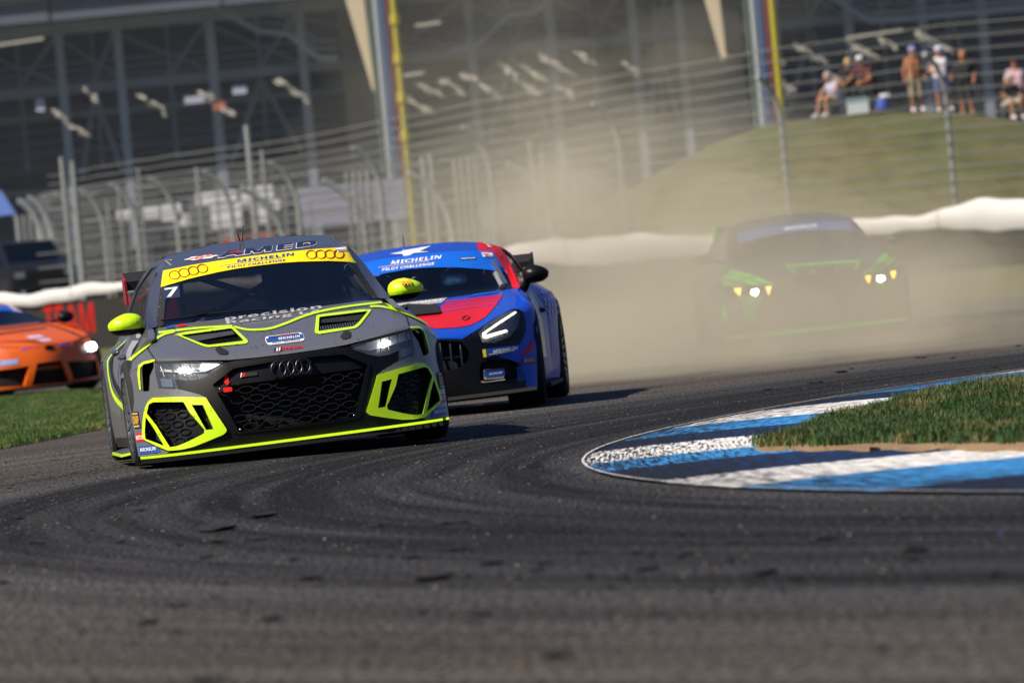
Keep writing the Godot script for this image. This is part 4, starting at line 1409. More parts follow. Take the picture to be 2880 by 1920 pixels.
# ---------------------------------------------------------------- the grey and lime car in front
func first_car() -> void:
	var car := thing("race_car", "grey touring car with lime yellow trim and number 7 leading the group", "race car", "race cars on the track")
	car.transform = Transform3D(Basis(Vector3.UP, deg_to_rad(5.4)) * Basis(Vector3.BACK, deg_to_rad(2.1)), Vector3(-1.3334, 0, -51.601))
	var sk := CarSkin.new([[[0, .085], [1, .085]],
		[[0, .607], [.2, .61], [.36, .616], [.5, .632], [.77, .665], [.85, .655], [.92, .62], [.97, .58], [1.0, .55]],
		[[0, .868], [.4, .872], [.6, .872], [.7, .862], [.78, .81], [.85, .755], [.92, .69], [.96, .64], [1.0, .58]],
		[[0, 1.225], [.4, 1.217], [.575, 1.205], [.65, 1.18], [.76, 1.15]],
		[[0, 1.337], [.2, 1.334], [.4, 1.317], [.53, 1.297], [.6, 1.24], [.76, 1.2]]],
		[[[0, 0], [.4, -.02], [.7, -.10], [.85, -.22], [.95, -.40], [1.0, -.58]],
		[[0, -.05], [.36, -.10], [.6, -.22], [.77, -.36], [.85, -.48], [.92, -.62], [.97, -.75], [1.0, -.85]],
		[[0, -1.12], [.4, -1.18], [.7, -1.38], [.78, -1.15], [.85, -1.0], [.92, -.92], [1.0, -.9]],
		[[0, -1.80], [.4, -1.87], [.575, -1.98], [.65, -2.1], [.76, -2.3]],
		[[0, -2.6], [.53, -2.6], [.76, -2.7]]], 0.04)
	var S := func(x: float, y: float) -> Vector3:
		return sk.p(x, y)
	var grey: Material = M.grey_paint
	var lime: Material = M.lime
	# ---- front
	var head := V2([.392, .607, .629, .640, .785, .662, .792, .632, .794, .596, .792, .553, .788, .502, .734, .491, .677, .484, .681, .514, .685, .543, .614, .529, .548, .527, .501, .541, .402, .588])
	var sur := V2([.844, .426, .816, .445, .667, .431, .516, .410, .503, .376, .421, .201, .441, .180, .537, .151, .632, .125, .704, .116, .773, .118, .836, .154, .900, .200, .903, .238, .889, .312, .870, .382])
	var s_mesh := V2([.844, .408, .819, .419, .649, .398, .622, .330, .549, .217, .556, .196, .648, .161, .725, .138, .763, .138, .789, .200, .819, .275, .863, .356])
	var s_tri := V2([.871, .337, .835, .263, .791, .148, .890, .203, .889, .240])
	var s_slot := V2([.605, .375, .540, .367, .495, .215, .543, .216])
	var g_out := sym([0.0, .166, .36, .170, .385, .178, .487, .470, .486, .493, .34, .578, .11, .587, 0.0, .588])
	var g_in := sym([0.0, .178, .352, .182, .468, .474, .468, .486, .335, .564, .109, .574, 0.0, .575])
	var black_half := [.0, .105, .80, .105, .773, .118, .704, .116, .632, .125, .537, .151, .441, .18, .421, .201, .503, .376, .516, .41, .56, .437, .677, .484, .681, .514, .685, .543, .614, .529, .548, .527, .501, .541, .402, .588, .392, .607, .3, .611, .2, .6095, 0.0, .606]
	skin_part(car, "front_bumper", sym(black_half), S, M.black, 0.0, 0.05, [g_out])
	put(car, "grille_frame", plate(g_out, [g_in], 0.04, S, 0.006, 0.05).mesh(), M.black)
	var deep := func(x: float, y: float) -> Vector3:
		return sk.p(x, y) + Vector3(0, 0, -0.16)
	skin_part(car, "radiator", g_out, deep, M.void_black, 0.0, 0.0)
	skin_part(car, "badge_panel", sym([0.0, .470, .462, .474, .474, .486, .337, .567, .109, .577, 0.0, .578]), S, M.black, -0.02, 0.02)
	var gr := Node3D.new()
	gr.name = "grille"
	car.add_child(gr)
	var row := 0
	var yy := .433
	while yy > .17:
		var half := lerpf(.365, .462, (yy - .18) / .29)
		var k := -5
		while k <= 5:
			var x := k * .1125 + (0.0565 if row % 2 == 0 else 0.0)
			if absf(x) < half - 0.03:
				var pts := []
				for q in [[-.042, -.007], [-.042, .007], [-.024, .0195], [.024, .0195], [.042, .007], [.042, -.007], [.024, -.0195], [-.024, -.0195]]:
					pts.append(at(S, Vector2(clampf(x + q[0], -half, half), yy + q[1]), -0.02, Vector3(0, 0, -1), {})[0])
				var mb := MB.new()
				mb.tube(pts, 0.0045, 5, true)
				put(gr, "grille_ring", mb.mesh(), M.mesh_grey)
				mb = MB.new()
				mb.tube(line_on(S, V2([x, yy - .0195, x, yy - .0378]), -0.02), 0.003, 4)
				mb.tube(line_on(S, V2([clampf(x + .042, -half, half), yy, clampf(x + .0705, -half, half), yy]), -0.02), 0.006, 4)
				put(gr, "grille_link", mb.mesh(), M.mesh_grey)
			k += 1
		yy -= .0573
		row += 1
	var em := Node3D.new()
	em.name = "four_ring_emblem"
	car.add_child(em)
	skin_part(em, "backplate", rounded(rect(0.006, .521, .262, .112), .055, 5), S, M.black, 0.004, 0.01)
	for k in 4:
		put(em, "ring", ring_on(S, -.0675 + .049 * k, .521, .043, .046, .0068, 0.02, 28, 8).mesh(), M.emblem_dark)
	var bd := Node3D.new()
	bd.name = "model_badge"
	car.add_child(bd)
	skin_part(bd, "plate", rect(-.25, .5225, .1, .022), S, M.matt_black, -0.012, 0.006)
	skin_part(bd, "red_mark", V2([-.292, .512, -.276, .512, -.27, .535, -.286, .535]), S, M.red, -0.01, 0.004)
	skin_part(bd, "white_mark", V2([-.304, .511, -.298, .511, -.29, .537, -.296, .537]), S, M.white, -0.01, 0.004)
	skin_part(car, "tow_arrow", V2([-.399, .540, -.375, .537, -.377, .496, -.368, .495, -.389, .472, -.409, .500, -.401, .499]), S, M.red, -0.012, 0.004)
	put(car, "tow_strap", plate(rounded(rect(-.383, .4375, .05, .026), .008), [], 0.02, S, 0.03, 0.04).mesh(), M.red)
	for q in [[-.345, .197], [.35, .193], [-.435, .455]]:
		var mb := MB.new()
		mb.ball(sk.p(q[0], q[1]) + Vector3(0, 0, 0.0), Vector3(.007, .007, .006), 8, 5)
		put(car, "grille_screw", mb.mesh(), M.chrome)
	# ---- corners, lamps, air intakes, both sides
	var vent := V2([.866, .629, .85, .652, .795, .66, .797, .632, .826, .582, .843, .492, .877, .493])
	var corner := V2([.677, .484, .56, .437, .516, .410, .667, .431, .816, .445, .844, .426, .870, .382, .889, .312, .903, .238, .900, .200, .836, .154, .773, .118, .80, .105, .955, .105, .962, .3, .966, .5, .965, .585, .92, .62, .85, .655, .785, .663, .792, .632, .794, .596, .792, .553, .788, .502, .734, .491])
	for sg in [-1.0, 1.0]:
		var f := func(p: PackedVector2Array) -> PackedVector2Array:
			return p if sg > 0 else mir(p)
		skin_part(car, "bumper_corner", f.call(corner), S, grey, 0.0, 0.06, [f.call(vent)])
		put(car, "air_curtain_duct", plate(f.call(vent), [], 0.05, func(x: float, y: float) -> Vector3: return sk.p(x, y) + Vector3(-sg * 0.02, 0, -0.09), 0.0, 0.0).mesh(), M.void_black)
		skin_part(car, "duct_trim", f.call(V2([.782, .673, .843, .667, .876, .650, .888, .600, .890, .507, .883, .502, .878, .570, .869, .634, .849, .654, .785, .663])), S, lime, 0.008, 0.03)
		var inlet := Node3D.new()
		inlet.name = "side_intake"
		car.add_child(inlet, true)
		skin_part(inlet, "surround", f.call(rounded(sur, 0.012)), S, lime, 0.02, 0.09, [f.call(s_mesh), f.call(s_tri), f.call(s_slot)], 0.04)
		skin_part(inlet, "insert", f.call(s_mesh), S, M.black, -0.035, 0.02)
		skin_part(inlet, "insert", f.call(s_tri), S, M.void_black, -0.06, 0.0)
		skin_part(inlet, "insert", f.call(s_slot), S, M.void_black, -0.06, 0.0)
		for r in 5:
			for c in 3:
				var x := .645 + c * .082 + (0.041 if r % 2 else 0.0)
				var y := .385 - r * .052
				if Geometry2D.is_point_in_polygon(Vector2(x, y), s_mesh):
					put(inlet, "honeycomb_ring", ring_on(S, sg * x, y, .034, .019, .004, -0.03, 8, 5).mesh(), M.mesh_grey)
		var lamp := Node3D.new()
		lamp.name = "headlight"
		car.add_child(lamp, true)
		var back := func(x: float, y: float) -> Vector3:
			return sk.p(x, y) + Vector3(0, 0, -0.085)
		skin_part(lamp, "housing", f.call(head), back, mat("lamp_dark", Color(0.03, 0.033, 0.04), 0.3, 0.5), 0.0, -0.08)
		skin_part(lamp, "reflector", f.call(V2([.40, .600, .58, .626, .77, .652, .775, .60, .60, .57, .50, .562, .42, .588])), back, mat("reflector", Color(0.55, 0.57, 0.6), 0.3, 0.3), 0.012, 0.02)
		skin_part(lamp, "lower_lens", f.call(V2([.692, .54, .78, .56, .776, .512, .735, .5, .69, .494])), back, mat("lens_blue", Color(0.12, 0.16, 0.24), 0.2, 0.4), 0.02, 0.02)
		for q in ([[.60, .585, .017], [.645, .592, .017]] if sg < 0 else [[.60, .592, .019], [.632, .597, .015]]):
			var mb := MB.new()
			mb.ball(sk.p(sg * q[0], q[1]) + Vector3(0, 0, -0.05), Vector3(q[2], q[2], 0.02), 12, 8)
			put(lamp, "bulb", mb.mesh(), M.lamp_hot)
		if sg < 0:
			skin_part(lamp, "light_guide", f.call(V2([.405, .598, .50, .611, .52, .575, .45, .577])), back, M.lamp_white, 0.03, 0.01)
		for k in 4:
			var mb := MB.new()
			var x := .56 + .055 * k
			mb.tube(line_on(back, V2([sg * x, .54 + .006 * k, sg * (x + .015), .622 + .006 * k]), 0.03), 0.004, 5)
			put(lamp, "divider", mb.mesh(), M.dark_chrome)
		skin_part(lamp, "lens", f.call(head), S, M.lamp_glass, 0.0, 0.0)
		skin_part(lamp, "seal", f.call(ribbon(V2([.392, .607, .629, .640, .785, .662]), 0.012)), S, M.matt_black, 0.003, 0.01)
	# ---- splitter
	var lip := MB.new()
	var lower := MB.new()
	for i in 40:
		var xa := lerpf(-.95, .95, i / 40.0)
		var xb := lerpf(-.95, .95, (i + 1) / 40.0)
		var a := sk.p(xa, .1) + Vector3(0, -0.005, .05)
		var b := sk.p(xb, .1) + Vector3(0, -0.005, .05)
		lip.quad(a + Vector3(0, .006, 0), b + Vector3(0, .006, 0), b - Vector3(0, .008, 0), a - Vector3(0, .008, 0), Vector3(0, 0.5, 1).normalized())
		lip.quad(a + Vector3(0, .006, 0), b + Vector3(0, .006, 0), b + Vector3(0, .008, -.08), a + Vector3(0, .008, -.08), Vector3.UP)
		var c := Vector3(0, -.012, -.004)
		lower.quad(a + c, b + c, b + c + Vector3(0, -.025, 0), a + c + Vector3(0, -.025, 0), Vector3.BACK)
		lower.quad(a + c + Vector3(0, -.025, 0), b + c + Vector3(0, -.025, 0), Vector3(xb, .05, -1.3), Vector3(xa, .05, -1.3), Vector3.DOWN)
	put(car, "splitter_edge", lip.mesh(), lime)
	put(car, "splitter", lower.mesh(), M.matt_black)
	var fl := MB.new()
	fl.box(Vector3(0, .1, -2.5), Vector3(1.5, .06, 3.6))
	put(car, "floor", fl.mesh(), M.void_black)
	# ---- bonnet
	var vo := V2([.610, .804, .549, .812, .262, .813, .245, .784, .203, .709, .223, .699, .457, .706, .490, .721])
	var vi := V2([.584, .797, .272, .800, .229, .716, .448, .718, .477, .730])
	var hood := sym([0.0, .612, .2, .615, .36, .621, .5, .637, .781, .668, .80, .745, .76, .79, .715, .835, .70, .858, .6, .868, .4, .868, 0.0, .864])
	var pin := rounded(V2([.42, .69, .387, .702, .341, .667, .356, .650, .402, .656]), .012)
	skin_part(car, "bonnet", hood, S, grey, 0.0, 0.012, [rounded(vo, .012), mir(rounded(vo, .012))], 0.04)
	skin_part(car, "bonnet_gap", ribbon(V2([.782, .668, .80, .745, .76, .79, .715, .835, .70, .858]), .008), S, M.void_black, 0.003, 0.0)
	skin_part(car, "bonnet_gap", mir(ribbon(V2([.782, .668, .80, .745, .76, .79, .715, .835, .70, .858]), .008)), S, M.void_black, 0.003, 0.0)
	for sg in [-1.0, 1.0]:
		var f := func(p: PackedVector2Array) -> PackedVector2Array:
			return p if sg > 0 else mir(p)
		var v := Node3D.new()
		v.name = "bonnet_vent"
		car.add_child(v, true)
		skin_part(v, "trim", f.call(rounded(vo, .012)), S, lime, 0.006, 0.02, [f.call(rounded(vi, .01))], 0.03)
		var bed := func(x: float, y: float) -> Vector3:
			return sk.p(x, y) + Vector3(0, -0.02, -0.14)
		skin_part(v, "duct", f.call(vo), bed, M.matt_black, 0.0, -0.12, [], 0.06)
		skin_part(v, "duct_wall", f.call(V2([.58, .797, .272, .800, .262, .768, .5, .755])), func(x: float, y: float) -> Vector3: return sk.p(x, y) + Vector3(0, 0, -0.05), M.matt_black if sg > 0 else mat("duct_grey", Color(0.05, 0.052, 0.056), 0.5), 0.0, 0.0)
		for k in 16:
			var mb := MB.new()
			var x := .255 + k * .0155
			mb.bar(sk.p(sg * x, .722) + Vector3(0, -.004, -.02), sk.p(sg * x, .752) + Vector3(0, -.004, -.02), .006, .004)
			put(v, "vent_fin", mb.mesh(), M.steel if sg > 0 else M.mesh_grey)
		skin_part(car, "bonnet_pin", f.call(pin), S, M.matt_black, 0.006, 0.01)
		# front wing top, lime band across it
		skin_part(car, "front_wing", f.call(V2([.785, .666, .85, .658, .92, .622, .965, .59, .99, .585, .96, .638, .92, .688, .85, .753, .78, .808, .735, .835, .76, .79, .80, .745])), S, grey, 0.0, 0.01)
		skin_part(car, "wing_stripe", f.call(ribbon(smooth(V2([.93, .672, .87, .715, .80, .757, .74, .79, .674, .815, .61, .823])), .013)), S, lime, 0.006, 0.0)
		skin_part(car, "wing_flash", f.call(V2([.735, .79, .715, .835, .765, .80, .775, .775])), S, lime, 0.005, 0.0)
	skin_part(car, "bonnet_stripe", ribbon(smooth(V2([-.252, .807, -.2, .785, -.139, .773, -.043, .770, .064, .789, .175, .815, .304, .833, .489, .841, .70, .838])), .0125), S, lime, 0.006, 0.0)
	skin_part(car, "bonnet_stripe", ribbon(smooth(V2([-.70, .829, -.6, .829, -.45, .826, -.262, .813])), .0125), S, lime, 0.006, 0.0)
	put(car, "lettering", text("precision", 0.015, .858, .60, .03, 0.15, S, 0.005), mat("decal_silver", Color(0.4, 0.4, 0.41), 0.5))
	put(car, "lettering", text("Racing LA", 0.012, .834, .60, .024, 0.15, S, 0.005), M.decal_silver)
	var badge := rounded(rect(.0145, .7, .235, .052), .024, 4)
	var bg := Node3D.new()
	bg.name = "series_badge"
	car.add_child(bg)
	skin_part(bg, "white_ground", badge, S, M.white, 0.004, 0.0)
	skin_part(bg, "blue_band", rect(.0145, .7, .226, .024), S, M.logo_blue, 0.007, 0.0)
	skin_part(bg, "black_band", rounded(rect(.0145, .7165, .19, .008), .003), S, M.navy, 0.007, 0.0)
	put(bg, "lettering", text("MICHELIN", .042, .7, .13, .014, 0.3, S, 0.009), M.white)
	put(bg, "lettering", text("PILOT CHALLENGE", .016, .682, .17, .009, 0.2, S, 0.008), M.navy)
	put(bg, "lettering", text("IMSA", .03, .7168, .06, .007, 0.3, S, 0.009), M.red)
	put(car, "lettering", text("IMSA", .04, .642, .125, .016, 0.35, S, 0.005), M.red)
	for q in [[-.066, M.navy], [-.052, M.white], [-.045, M.red], [-.037, M.white], [-.028, M.navy]]:
		skin_part(car, "flag_stroke", V2([q[0] - .012, .632, q[0] - .003, .632, q[0] + .007, .651, q[0] - .002, .651]), S, q[1], 0.005, 0.0)
	for q in [[-.55, .855, M.red], [-.62, .853, M.logo_blue]]:
		skin_part(car, "small_sticker", rounded(rect(q[0], q[1], .05, .012), .005), S, q[2], 0.005, 0.0)
	# ---- windscreen, banner, roof
	var ws := sym([0.0, .868, .4, .873, .695, .868, .575, 1.206, .4, 1.217, .2, 1.223, 0.0, 1.225])
	skin_part(car, "windscreen", ws, S, M.windscreen, 0.0, 0.0)
	for sg in [-1.0, 1.0]:
		var edge := V2([.655, .868, .7, .868, .58, 1.207, .548, 1.207])
		skin_part(car, "screen_edge", edge if sg > 0 else mir(edge), S, M.matt_black, 0.002, 0.0)
	skin_part(car, "sun_strip", sym([0.0, 1.162, .15, 1.16, .26, 1.153, .44, 1.135, .612, 1.107, .577, 1.2065, .4, 1.218, .2, 1.2245, 0.0, 1.226]), S, M.yellow, 0.005, 0.0)
	for sg in [-1.0, 1.0]:
		for k in 4:
			var mb := MB.new()
			var pts := []
			for i in 26:
				pts.append(at(S, Vector2(sg * .43 + (k - 1.5) * .0575 + .0315 * cos(TAU * i / 26), 1.176 - .012 * (k - 1.5) * sg * 0.5 + .026 * sin(TAU * i / 26)), 0.008, Vector3(0, 0, -1), {})[0])
			mb.tube(pts, .0032, 4, true)
			put(car, "banner_ring", mb.mesh(), M.dark_red)
	put(car, "lettering", text("MICHELIN", .055, 1.204, .355, .0175, 0.35, S, 0.008), M.logo_blue)
	put(car, "lettering", text("PILOT CHALLENGE", -.01, 1.1735, .365, .0125, 0.25, S, 0.008), M.logo_blue)
	skin_part(car, "banner_line", rect(-.04, 1.1885, .39, .0022), S, M.logo_blue, 0.008, 0.0)
	skin_part(car, "year_sticker", rect(.545, 1.194, .07, .026), S, M.white, 0.008, 0.0)
	put(car, "lettering", text("2023", .548, 1.187, .055, .011, 0.1, S, 0.01), M.dark_red)
	skin_part(car, "number_patch", V2([-.612, 1.03, -.515, 1.03, -.505, 1.105, -.602, 1.105]), S, M.navy, 0.004, 0.0)
	put(car, "lettering", text("7", -.56, 1.066, .075, .056, 0.2, S, 0.007), mat("pale_mint", Color(0.6, 0.75, 0.68), 0.5))
	skin_part(car, "lime_corner", V2([.58, 1.109, .612, 1.100, .617, 1.108, .585, 1.117]), S, lime, 0.007, 0.0)
	skin_part(car, "roof", sym([0.0, 1.227, .2, 1.2255, .4, 1.22, .57, 1.208, .545, 1.262, .525, 1.296, .4, 1.316, .2, 1.334, 0.0, 1.337]), S, M.navy_roof, 0.0, 0.015)
	# roof lettering with a white outline
	var word := "AMED"
	for layer in [[1.0, M.white, 0.004], [0.0, M.navy, 0.008]]:
		if layer[0] == 1.0:
			for d in [[-.008, 0], [.008, 0], [0, .003], [0, -.003], [-.006, .0025], [.006, .0025], [-.006, -.0025], [.006, -.0025]]:
				put(car, "lettering", text(word, .098 + d[0], 1.2575 + d[1], .62, .031, 0.8, S, 0.004 + 0.0004 * (d[0] * 50 + d[1] * 100)), M.white)
		else:
			for d in [-.003, .003]:
				put(car, "lettering", text(word, .098 + d, 1.2575, .62, .031, 0.8, S, 0.008 + d * 0.1), M.navy)
	skin_part(car, "red_stroke", V2([-.155, 1.2555, -.135, 1.2645, -.105, 1.2655, -.055, 1.2545, -.085, 1.2535, -.125, 1.26]), S, M.red, 0.0095, 0.0)
	var cloud := PackedVector2Array()
	for k in 40:
		var a := TAU * k / 40
		cloud.append(Vector2(-.322 + (.095 + .012 * cos(a * 6.0)) * cos(a), 1.2585 + (.0115 + .002 * cos(a * 6.0)) * sin(a)))
	skin_part(car, "cloud_emblem", cloud, S, M.white, 0.004, 0.0, [], 0.03)
	for q in [[-.37, 1.257], [-.33, 1.262], [-.29, 1.259], [-.34, 1.253], [-.265, 1.264]]:
		put(car, "emblem_swirl", ring_on(S, q[0], q[1], .022, .0035, .0016, 0.006, 12, 4).mesh(), M.red)
	var rr := MB.new()   # roof behind its crown
	for i in 12:
		for j in 8:
			var p := []
			var nn := []
			for e in [[i, j], [i + 1, j], [i + 1, j + 1], [i, j + 1]]:
				var x := lerpf(-.53, .53, e[0] / 12.0)
				var t: float = e[1] / 8.0
				p.append(Vector3(x, CarSkin.kn([[0, 1.337], [.2, 1.334], [.4, 1.317], [.53, 1.297]], absf(x)) - .13 * t * t, -2.6 - 1.35 * t))
				nn.append(Vector3(x * 0.2, 1, -.2 * t).normalized())
			rr.quad4(p[0], p[1], p[2], p[3], nn[0], nn[1], nn[2], nn[3])
	put(car, "rear_roof", rr.mesh(), M.navy_roof)
	var rg := MB.new()
	rg.quad(Vector3(-.5, 1.18, -3.95), Vector3(.5, 1.18, -3.95), Vector3(.66, .9, -4.35), Vector3(-.66, .9, -4.35), Vector3(0, .8, -.6))
	put(car, "rear_window", rg.mesh(), M.side_glass)
	var rb := MB.new()
	rb.quad(Vector3(-.66, .9, -4.35), Vector3(.66, .9, -4.35), Vector3(.9, .62, -4.45), Vector3(-.9, .62, -4.45), Vector3(0, .4, -1).normalized())
	rb.quad(Vector3(-.9, .62, -4.45), Vector3(.9, .62, -4.45), Vector3(.9, .2, -4.42), Vector3(-.9, .2, -4.42), Vector3(0, 0, -1))
	put(car, "rear_bumper", rb.mesh(), grey)
	var an := MB.new()
	an.tube([sk.p(-.024, 1.333), sk.p(-.024, 1.333) + Vector3(.02, .1, -.02)], .004, 6, false, .0015)
	an.tube([sk.p(-.03, 1.333) + Vector3(-.012, 0, 0.05), sk.p(-.03, 1.333) + Vector3(-.02, .055, .05)], .005, 6, false, .003)
	put(car, "aerial", an.mesh(), M.black)
	var tl := MB.new()
	tl.tube([sk.p(-.515, 1.235), sk.p(-.54, 1.255) + Vector3(0, .015, .05), sk.p(-.5, 1.26) + Vector3(0, .01, .03)], .006, 6)
	put(car, "roof_tow_loop", tl.mesh(), M.cage)
	var wp := MB.new()
	wp.tube([sk.p(-.66, .885) + Vector3(0, .02, .03), sk.p(-.35, .893) + Vector3(0, .015, .03), sk.p(-.02, .885) + Vector3(0, .01, .03)], .008, 6)
	wp.bar(sk.p(-.46, .897) + Vector3(0, .02, .04), sk.p(-.33, .905) + Vector3(0, .02, .04), .02, .02)
	put(car, "wiper", wp.mesh(), M.mesh_grey)
	# ---- cabin sides
	var xg := func(y: float) -> float:
		return CarSkin.kn([[.80, .775], [.86, .765], [.93, .745], [1.085, .685], [1.2, .615], [1.274, .555], [1.297, .52]], y)
	for sg in [-1.0, 1.0]:
		var f := func(p: PackedVector2Array) -> PackedVector2Array:
			return p if sg > 0 else mir(p)
		skin_part(car, "front_pillar", f.call(V2([.695, .868, .75, .862, .765, .862, .74, .945, .685, 1.085, .615, 1.2, .555, 1.274, .52, 1.297, .53, 1.275, .572, 1.208])), S, M.navy_roof, 0.001, 0.02)
		for k in 7:
			var mb := MB.new()
			var t := k / 6.0
			mb.ball(sk.p(sg * lerpf(.688, .572, t), lerpf(.885, 1.2, t)), Vector3(.005, .005, .005), 6, 4)
			put(car, "screen_screw", mb.mesh(), M.chrome)
		var T := func(z: float, y: float) -> Vector3:
			return Vector3(sg * xg.call(y), y, z)
		var shell := V2([-1.42, .862, -1.70, .975, -1.97, 1.085, -2.25, 1.2, -2.59, 1.285, -3.2, 1.28, -3.8, 1.2, -4.2, 1.02, -4.36, .9, -4.36, .862])
		var win := rounded(V2([-1.72, .905, -2.0, 1.04, -2.3, 1.17, -2.62, 1.245, -3.2, 1.235, -3.65, 1.12, -3.85, .95, -3.2, .91]), .03)
		var dirv := Vector3(-sg, 0, 0)
		put(car, "cabin_side", plate(shell, [win], 0.12, T, 0.0, 0.02, dirv).mesh(), M.navy_roof)
		put(car, "side_window", plate(win, [], 0.12, T, -0.008, 0.0, dirv).mesh(), M.side_glass)
		put(car, "window_bar", plate(ribbon(V2([-2.5, .9, -2.62, 1.25]), .05), [], 0.1, T, 0.003, 0.0, dirv).mesh(), M.black)
		# body side
		var X := func(z: float, y: float) -> float:
			var b := CarSkin.kn([[.10, .90], [.2, .915], [.45, .905], [.62, .88], [.75, .84], [.80, .80], [.86, .765]], y)
			var fr := CarSkin.kn([[.1, .955], [.43, .955], [.58, .955], [.64, .945], [.70, .90], [.76, .845], [.81, .78], [.86, .765]], y)
			var re := CarSkin.kn([[.1, .955], [.316, .975], [.57, .97], [.674, .962], [.747, .89], [.795, .82], [.86, .765]], y)
			var wf := exp(-pow((z + .88) / .46, 4.0))
			var wr := exp(-pow((z + 3.5) / .62, 4.0))
			return b + (fr - b) * wf + (re - b) * wr
		var B := func(z: float, y: float) -> Vector3:
			return Vector3(sg * X.call(z, y), y, z)
		var side := [-.86, .675, -.86, .80, -1.2, .855, -1.42, .862, -4.36, .862, -4.46, .62, -4.44, .2, -3.93, .2]
		for k in 13:
			var a := deg_to_rad(-25.0 + 230.0 * k / 12.0)
			side.append(-3.51 - .37 * cos(a))
			side.append(.32 + .36 * sin(a))
		side.append_array([-3.1, .13, -1.3, .13])
		for k in 9:
			var a := deg_to_rad(-25.0 + 118.0 * k / 8.0)
			side.append(-.88 - .37 * cos(a))
			side.append(.32 + .355 * sin(a))
		put(car, "body_side", plate(V2(side), [], 0.09, B, 0.0, 0.04, dirv).mesh(), grey)
		put(car, "door_gap", plate(ribbon(V2([-1.42, .2, -1.38, .6, -1.5, .855]), .01), [], 0.08, B, 0.003, 0.0, dirv).mesh(), M.void_black)
		put(car, "door_gap", plate(ribbon(V2([-2.72, .3, -2.8, .6, -2.7, .855]), .01), [], 0.08, B, 0.003, 0.0, dirv).mesh(), M.void_black)
		put(car, "side_stripe", plate(ribbon(smooth(V2([-3.4, .83, -3.62, .75, -3.58, .68])), .012), [], 0.05, B, 0.004, 0.0, dirv).mesh(), lime)
		put(car, "side_stripe", plate(ribbon(smooth(V2([-3.0, .80, -3.08, .74, -3.06, .6, -2.95, .47, -2.7, .40, -2.2, .375, -1.3, .37])), .04), [], 0.05, B, 0.004, 0.0, dirv).mesh(), lime)
		put(car, "dark_stripe", plate(ribbon(smooth(V2([-2.95, .78, -3.0, .72, -2.97, .6, -2.85, .51, -2.6, .45, -2.2, .43, -1.3, .425])), .05), [], 0.05, B, 0.003, 0.0, dirv).mesh(), M.matt_black)
		put(car, "door_graphic", plate(V2([-1.55, .84, -2.0, .86, -2.45, .80, -2.3, .62, -1.8, .68]), [], 0.08, B, 0.003, 0.0, dirv).mesh(), mat("door_pale", Color(0.3, 0.31, 0.34), 0.5))
		put(car, "lettering", text("OESTE", -1.95, .29, .55, .06, 0.0, B, 0.004, dirv, -1.0 if sg > 0 else 1.0), M.white)
		put(car, "lettering", text("COTTON", -1.95, .22, .58, .055, 0.0, B, 0.004, dirv, -1.0 if sg > 0 else 1.0), M.white)
		put(car, "lower_side", plate(V2([-1.3, .135, -3.1, .135, -3.1, .19, -1.3, .19]), [], 0.2, B, 0.004, 0.0, dirv).mesh(), M.matt_black)
		var sb := MB.new()
		sb.quad(Vector3(sg * .88, .13, -1.35), Vector3(sg * .985, .10, -1.9), Vector3(sg * .985, .10, -3.05), Vector3(sg * .88, .13, -3.05), Vector3(sg * .3, 1, 0).normalized())
		sb.quad(Vector3(sg * .88, .12, -1.35), Vector3(sg * .985, .085, -1.9), Vector3(sg * .985, .085, -3.05), Vector3(sg * .88, .12, -3.05), Vector3.DOWN)
		put(car, "side_skirt", sb.mesh(), grey)
		sb = MB.new()
		sb.bar(Vector3(sg * .885, .118, -1.33), Vector3(sg * .988, .093, -1.9), .012, .016)
		sb.bar(Vector3(sg * .988, .093, -1.9), Vector3(sg * .988, .093, -3.05), .012, .016)
		put(car, "skirt_edge", sb.mesh(), lime)
		sb = MB.new()
		sb.ball(Vector3(sg * .885, .7, -2.35), Vector3(.035, .018, .1), 10, 6)
		put(car, "door_handle", sb.mesh(), M.navy_roof)
		sb = MB.new()
		sb.ball(Vector3(sg * .885, .73, -3.0), Vector3(.035, .02, .09), 10, 6)
		put(car, "door_handle", sb.mesh(), M.navy_roof)
		# stickers on the bumper corner
		skin_part(car, "gold_sticker", f.call(V2([.918, .272, .953, .275, .955, .375, .92, .378])), S, M.navy, 0.004, 0.0)
		put(car, "lettering", text("OMP", sg * .9365, .325, .03, .05, 0.0, S, 0.007), mat("gold", Color(0.75, 0.42, 0.02), 0.5))
		skin_part(car, "sticker_bar", f.call(rect(.9365, .363, .028, .009)), S, M.gold, 0.007, 0.0)
		skin_part(car, "sticker_bar", f.call(rect(.9365, .287, .028, .009)), S, M.gold, 0.007, 0.0)
		skin_part(car, "red_sticker", f.call(rect(.93, .218, .044, .05)), S, M.red, 0.004, 0.0)
		put(car, "lettering", text("MOTUL", sg * .93, .218, .038, .026, 0.0, S, 0.007), M.white)
		skin_part(car, "blue_sticker", f.call(V2([.83, .117, .945, .117, .945, .165, .84, .165])), S, M.logo_blue, 0.004, 0.0)
		put(car, "lettering", text("MICHELIN", sg * .895, .143, .085, .02, 0.15, S, 0.007), M.white)
		# mirrors
		var mr := Node3D.new()
		mr.name = "door_mirror"
		car.add_child(mr, true)
		put(mr, "cap", mirror_shape(sg, Vector3(sg * .88, .905, -1.5), Vector3(.112, .07, .1), false), lime)
		put(mr, "lower_shell", mirror_shape(sg, Vector3(sg * .88, .905, -1.5), Vector3(.112, .07, .1), true), M.black)
		var ft := MB.new()
		ft.bar(Vector3(sg * .72, .83, -1.58), Vector3(sg * .84, .875, -1.52), .06, .035)
		put(mr, "foot", ft.mesh(), M.black)
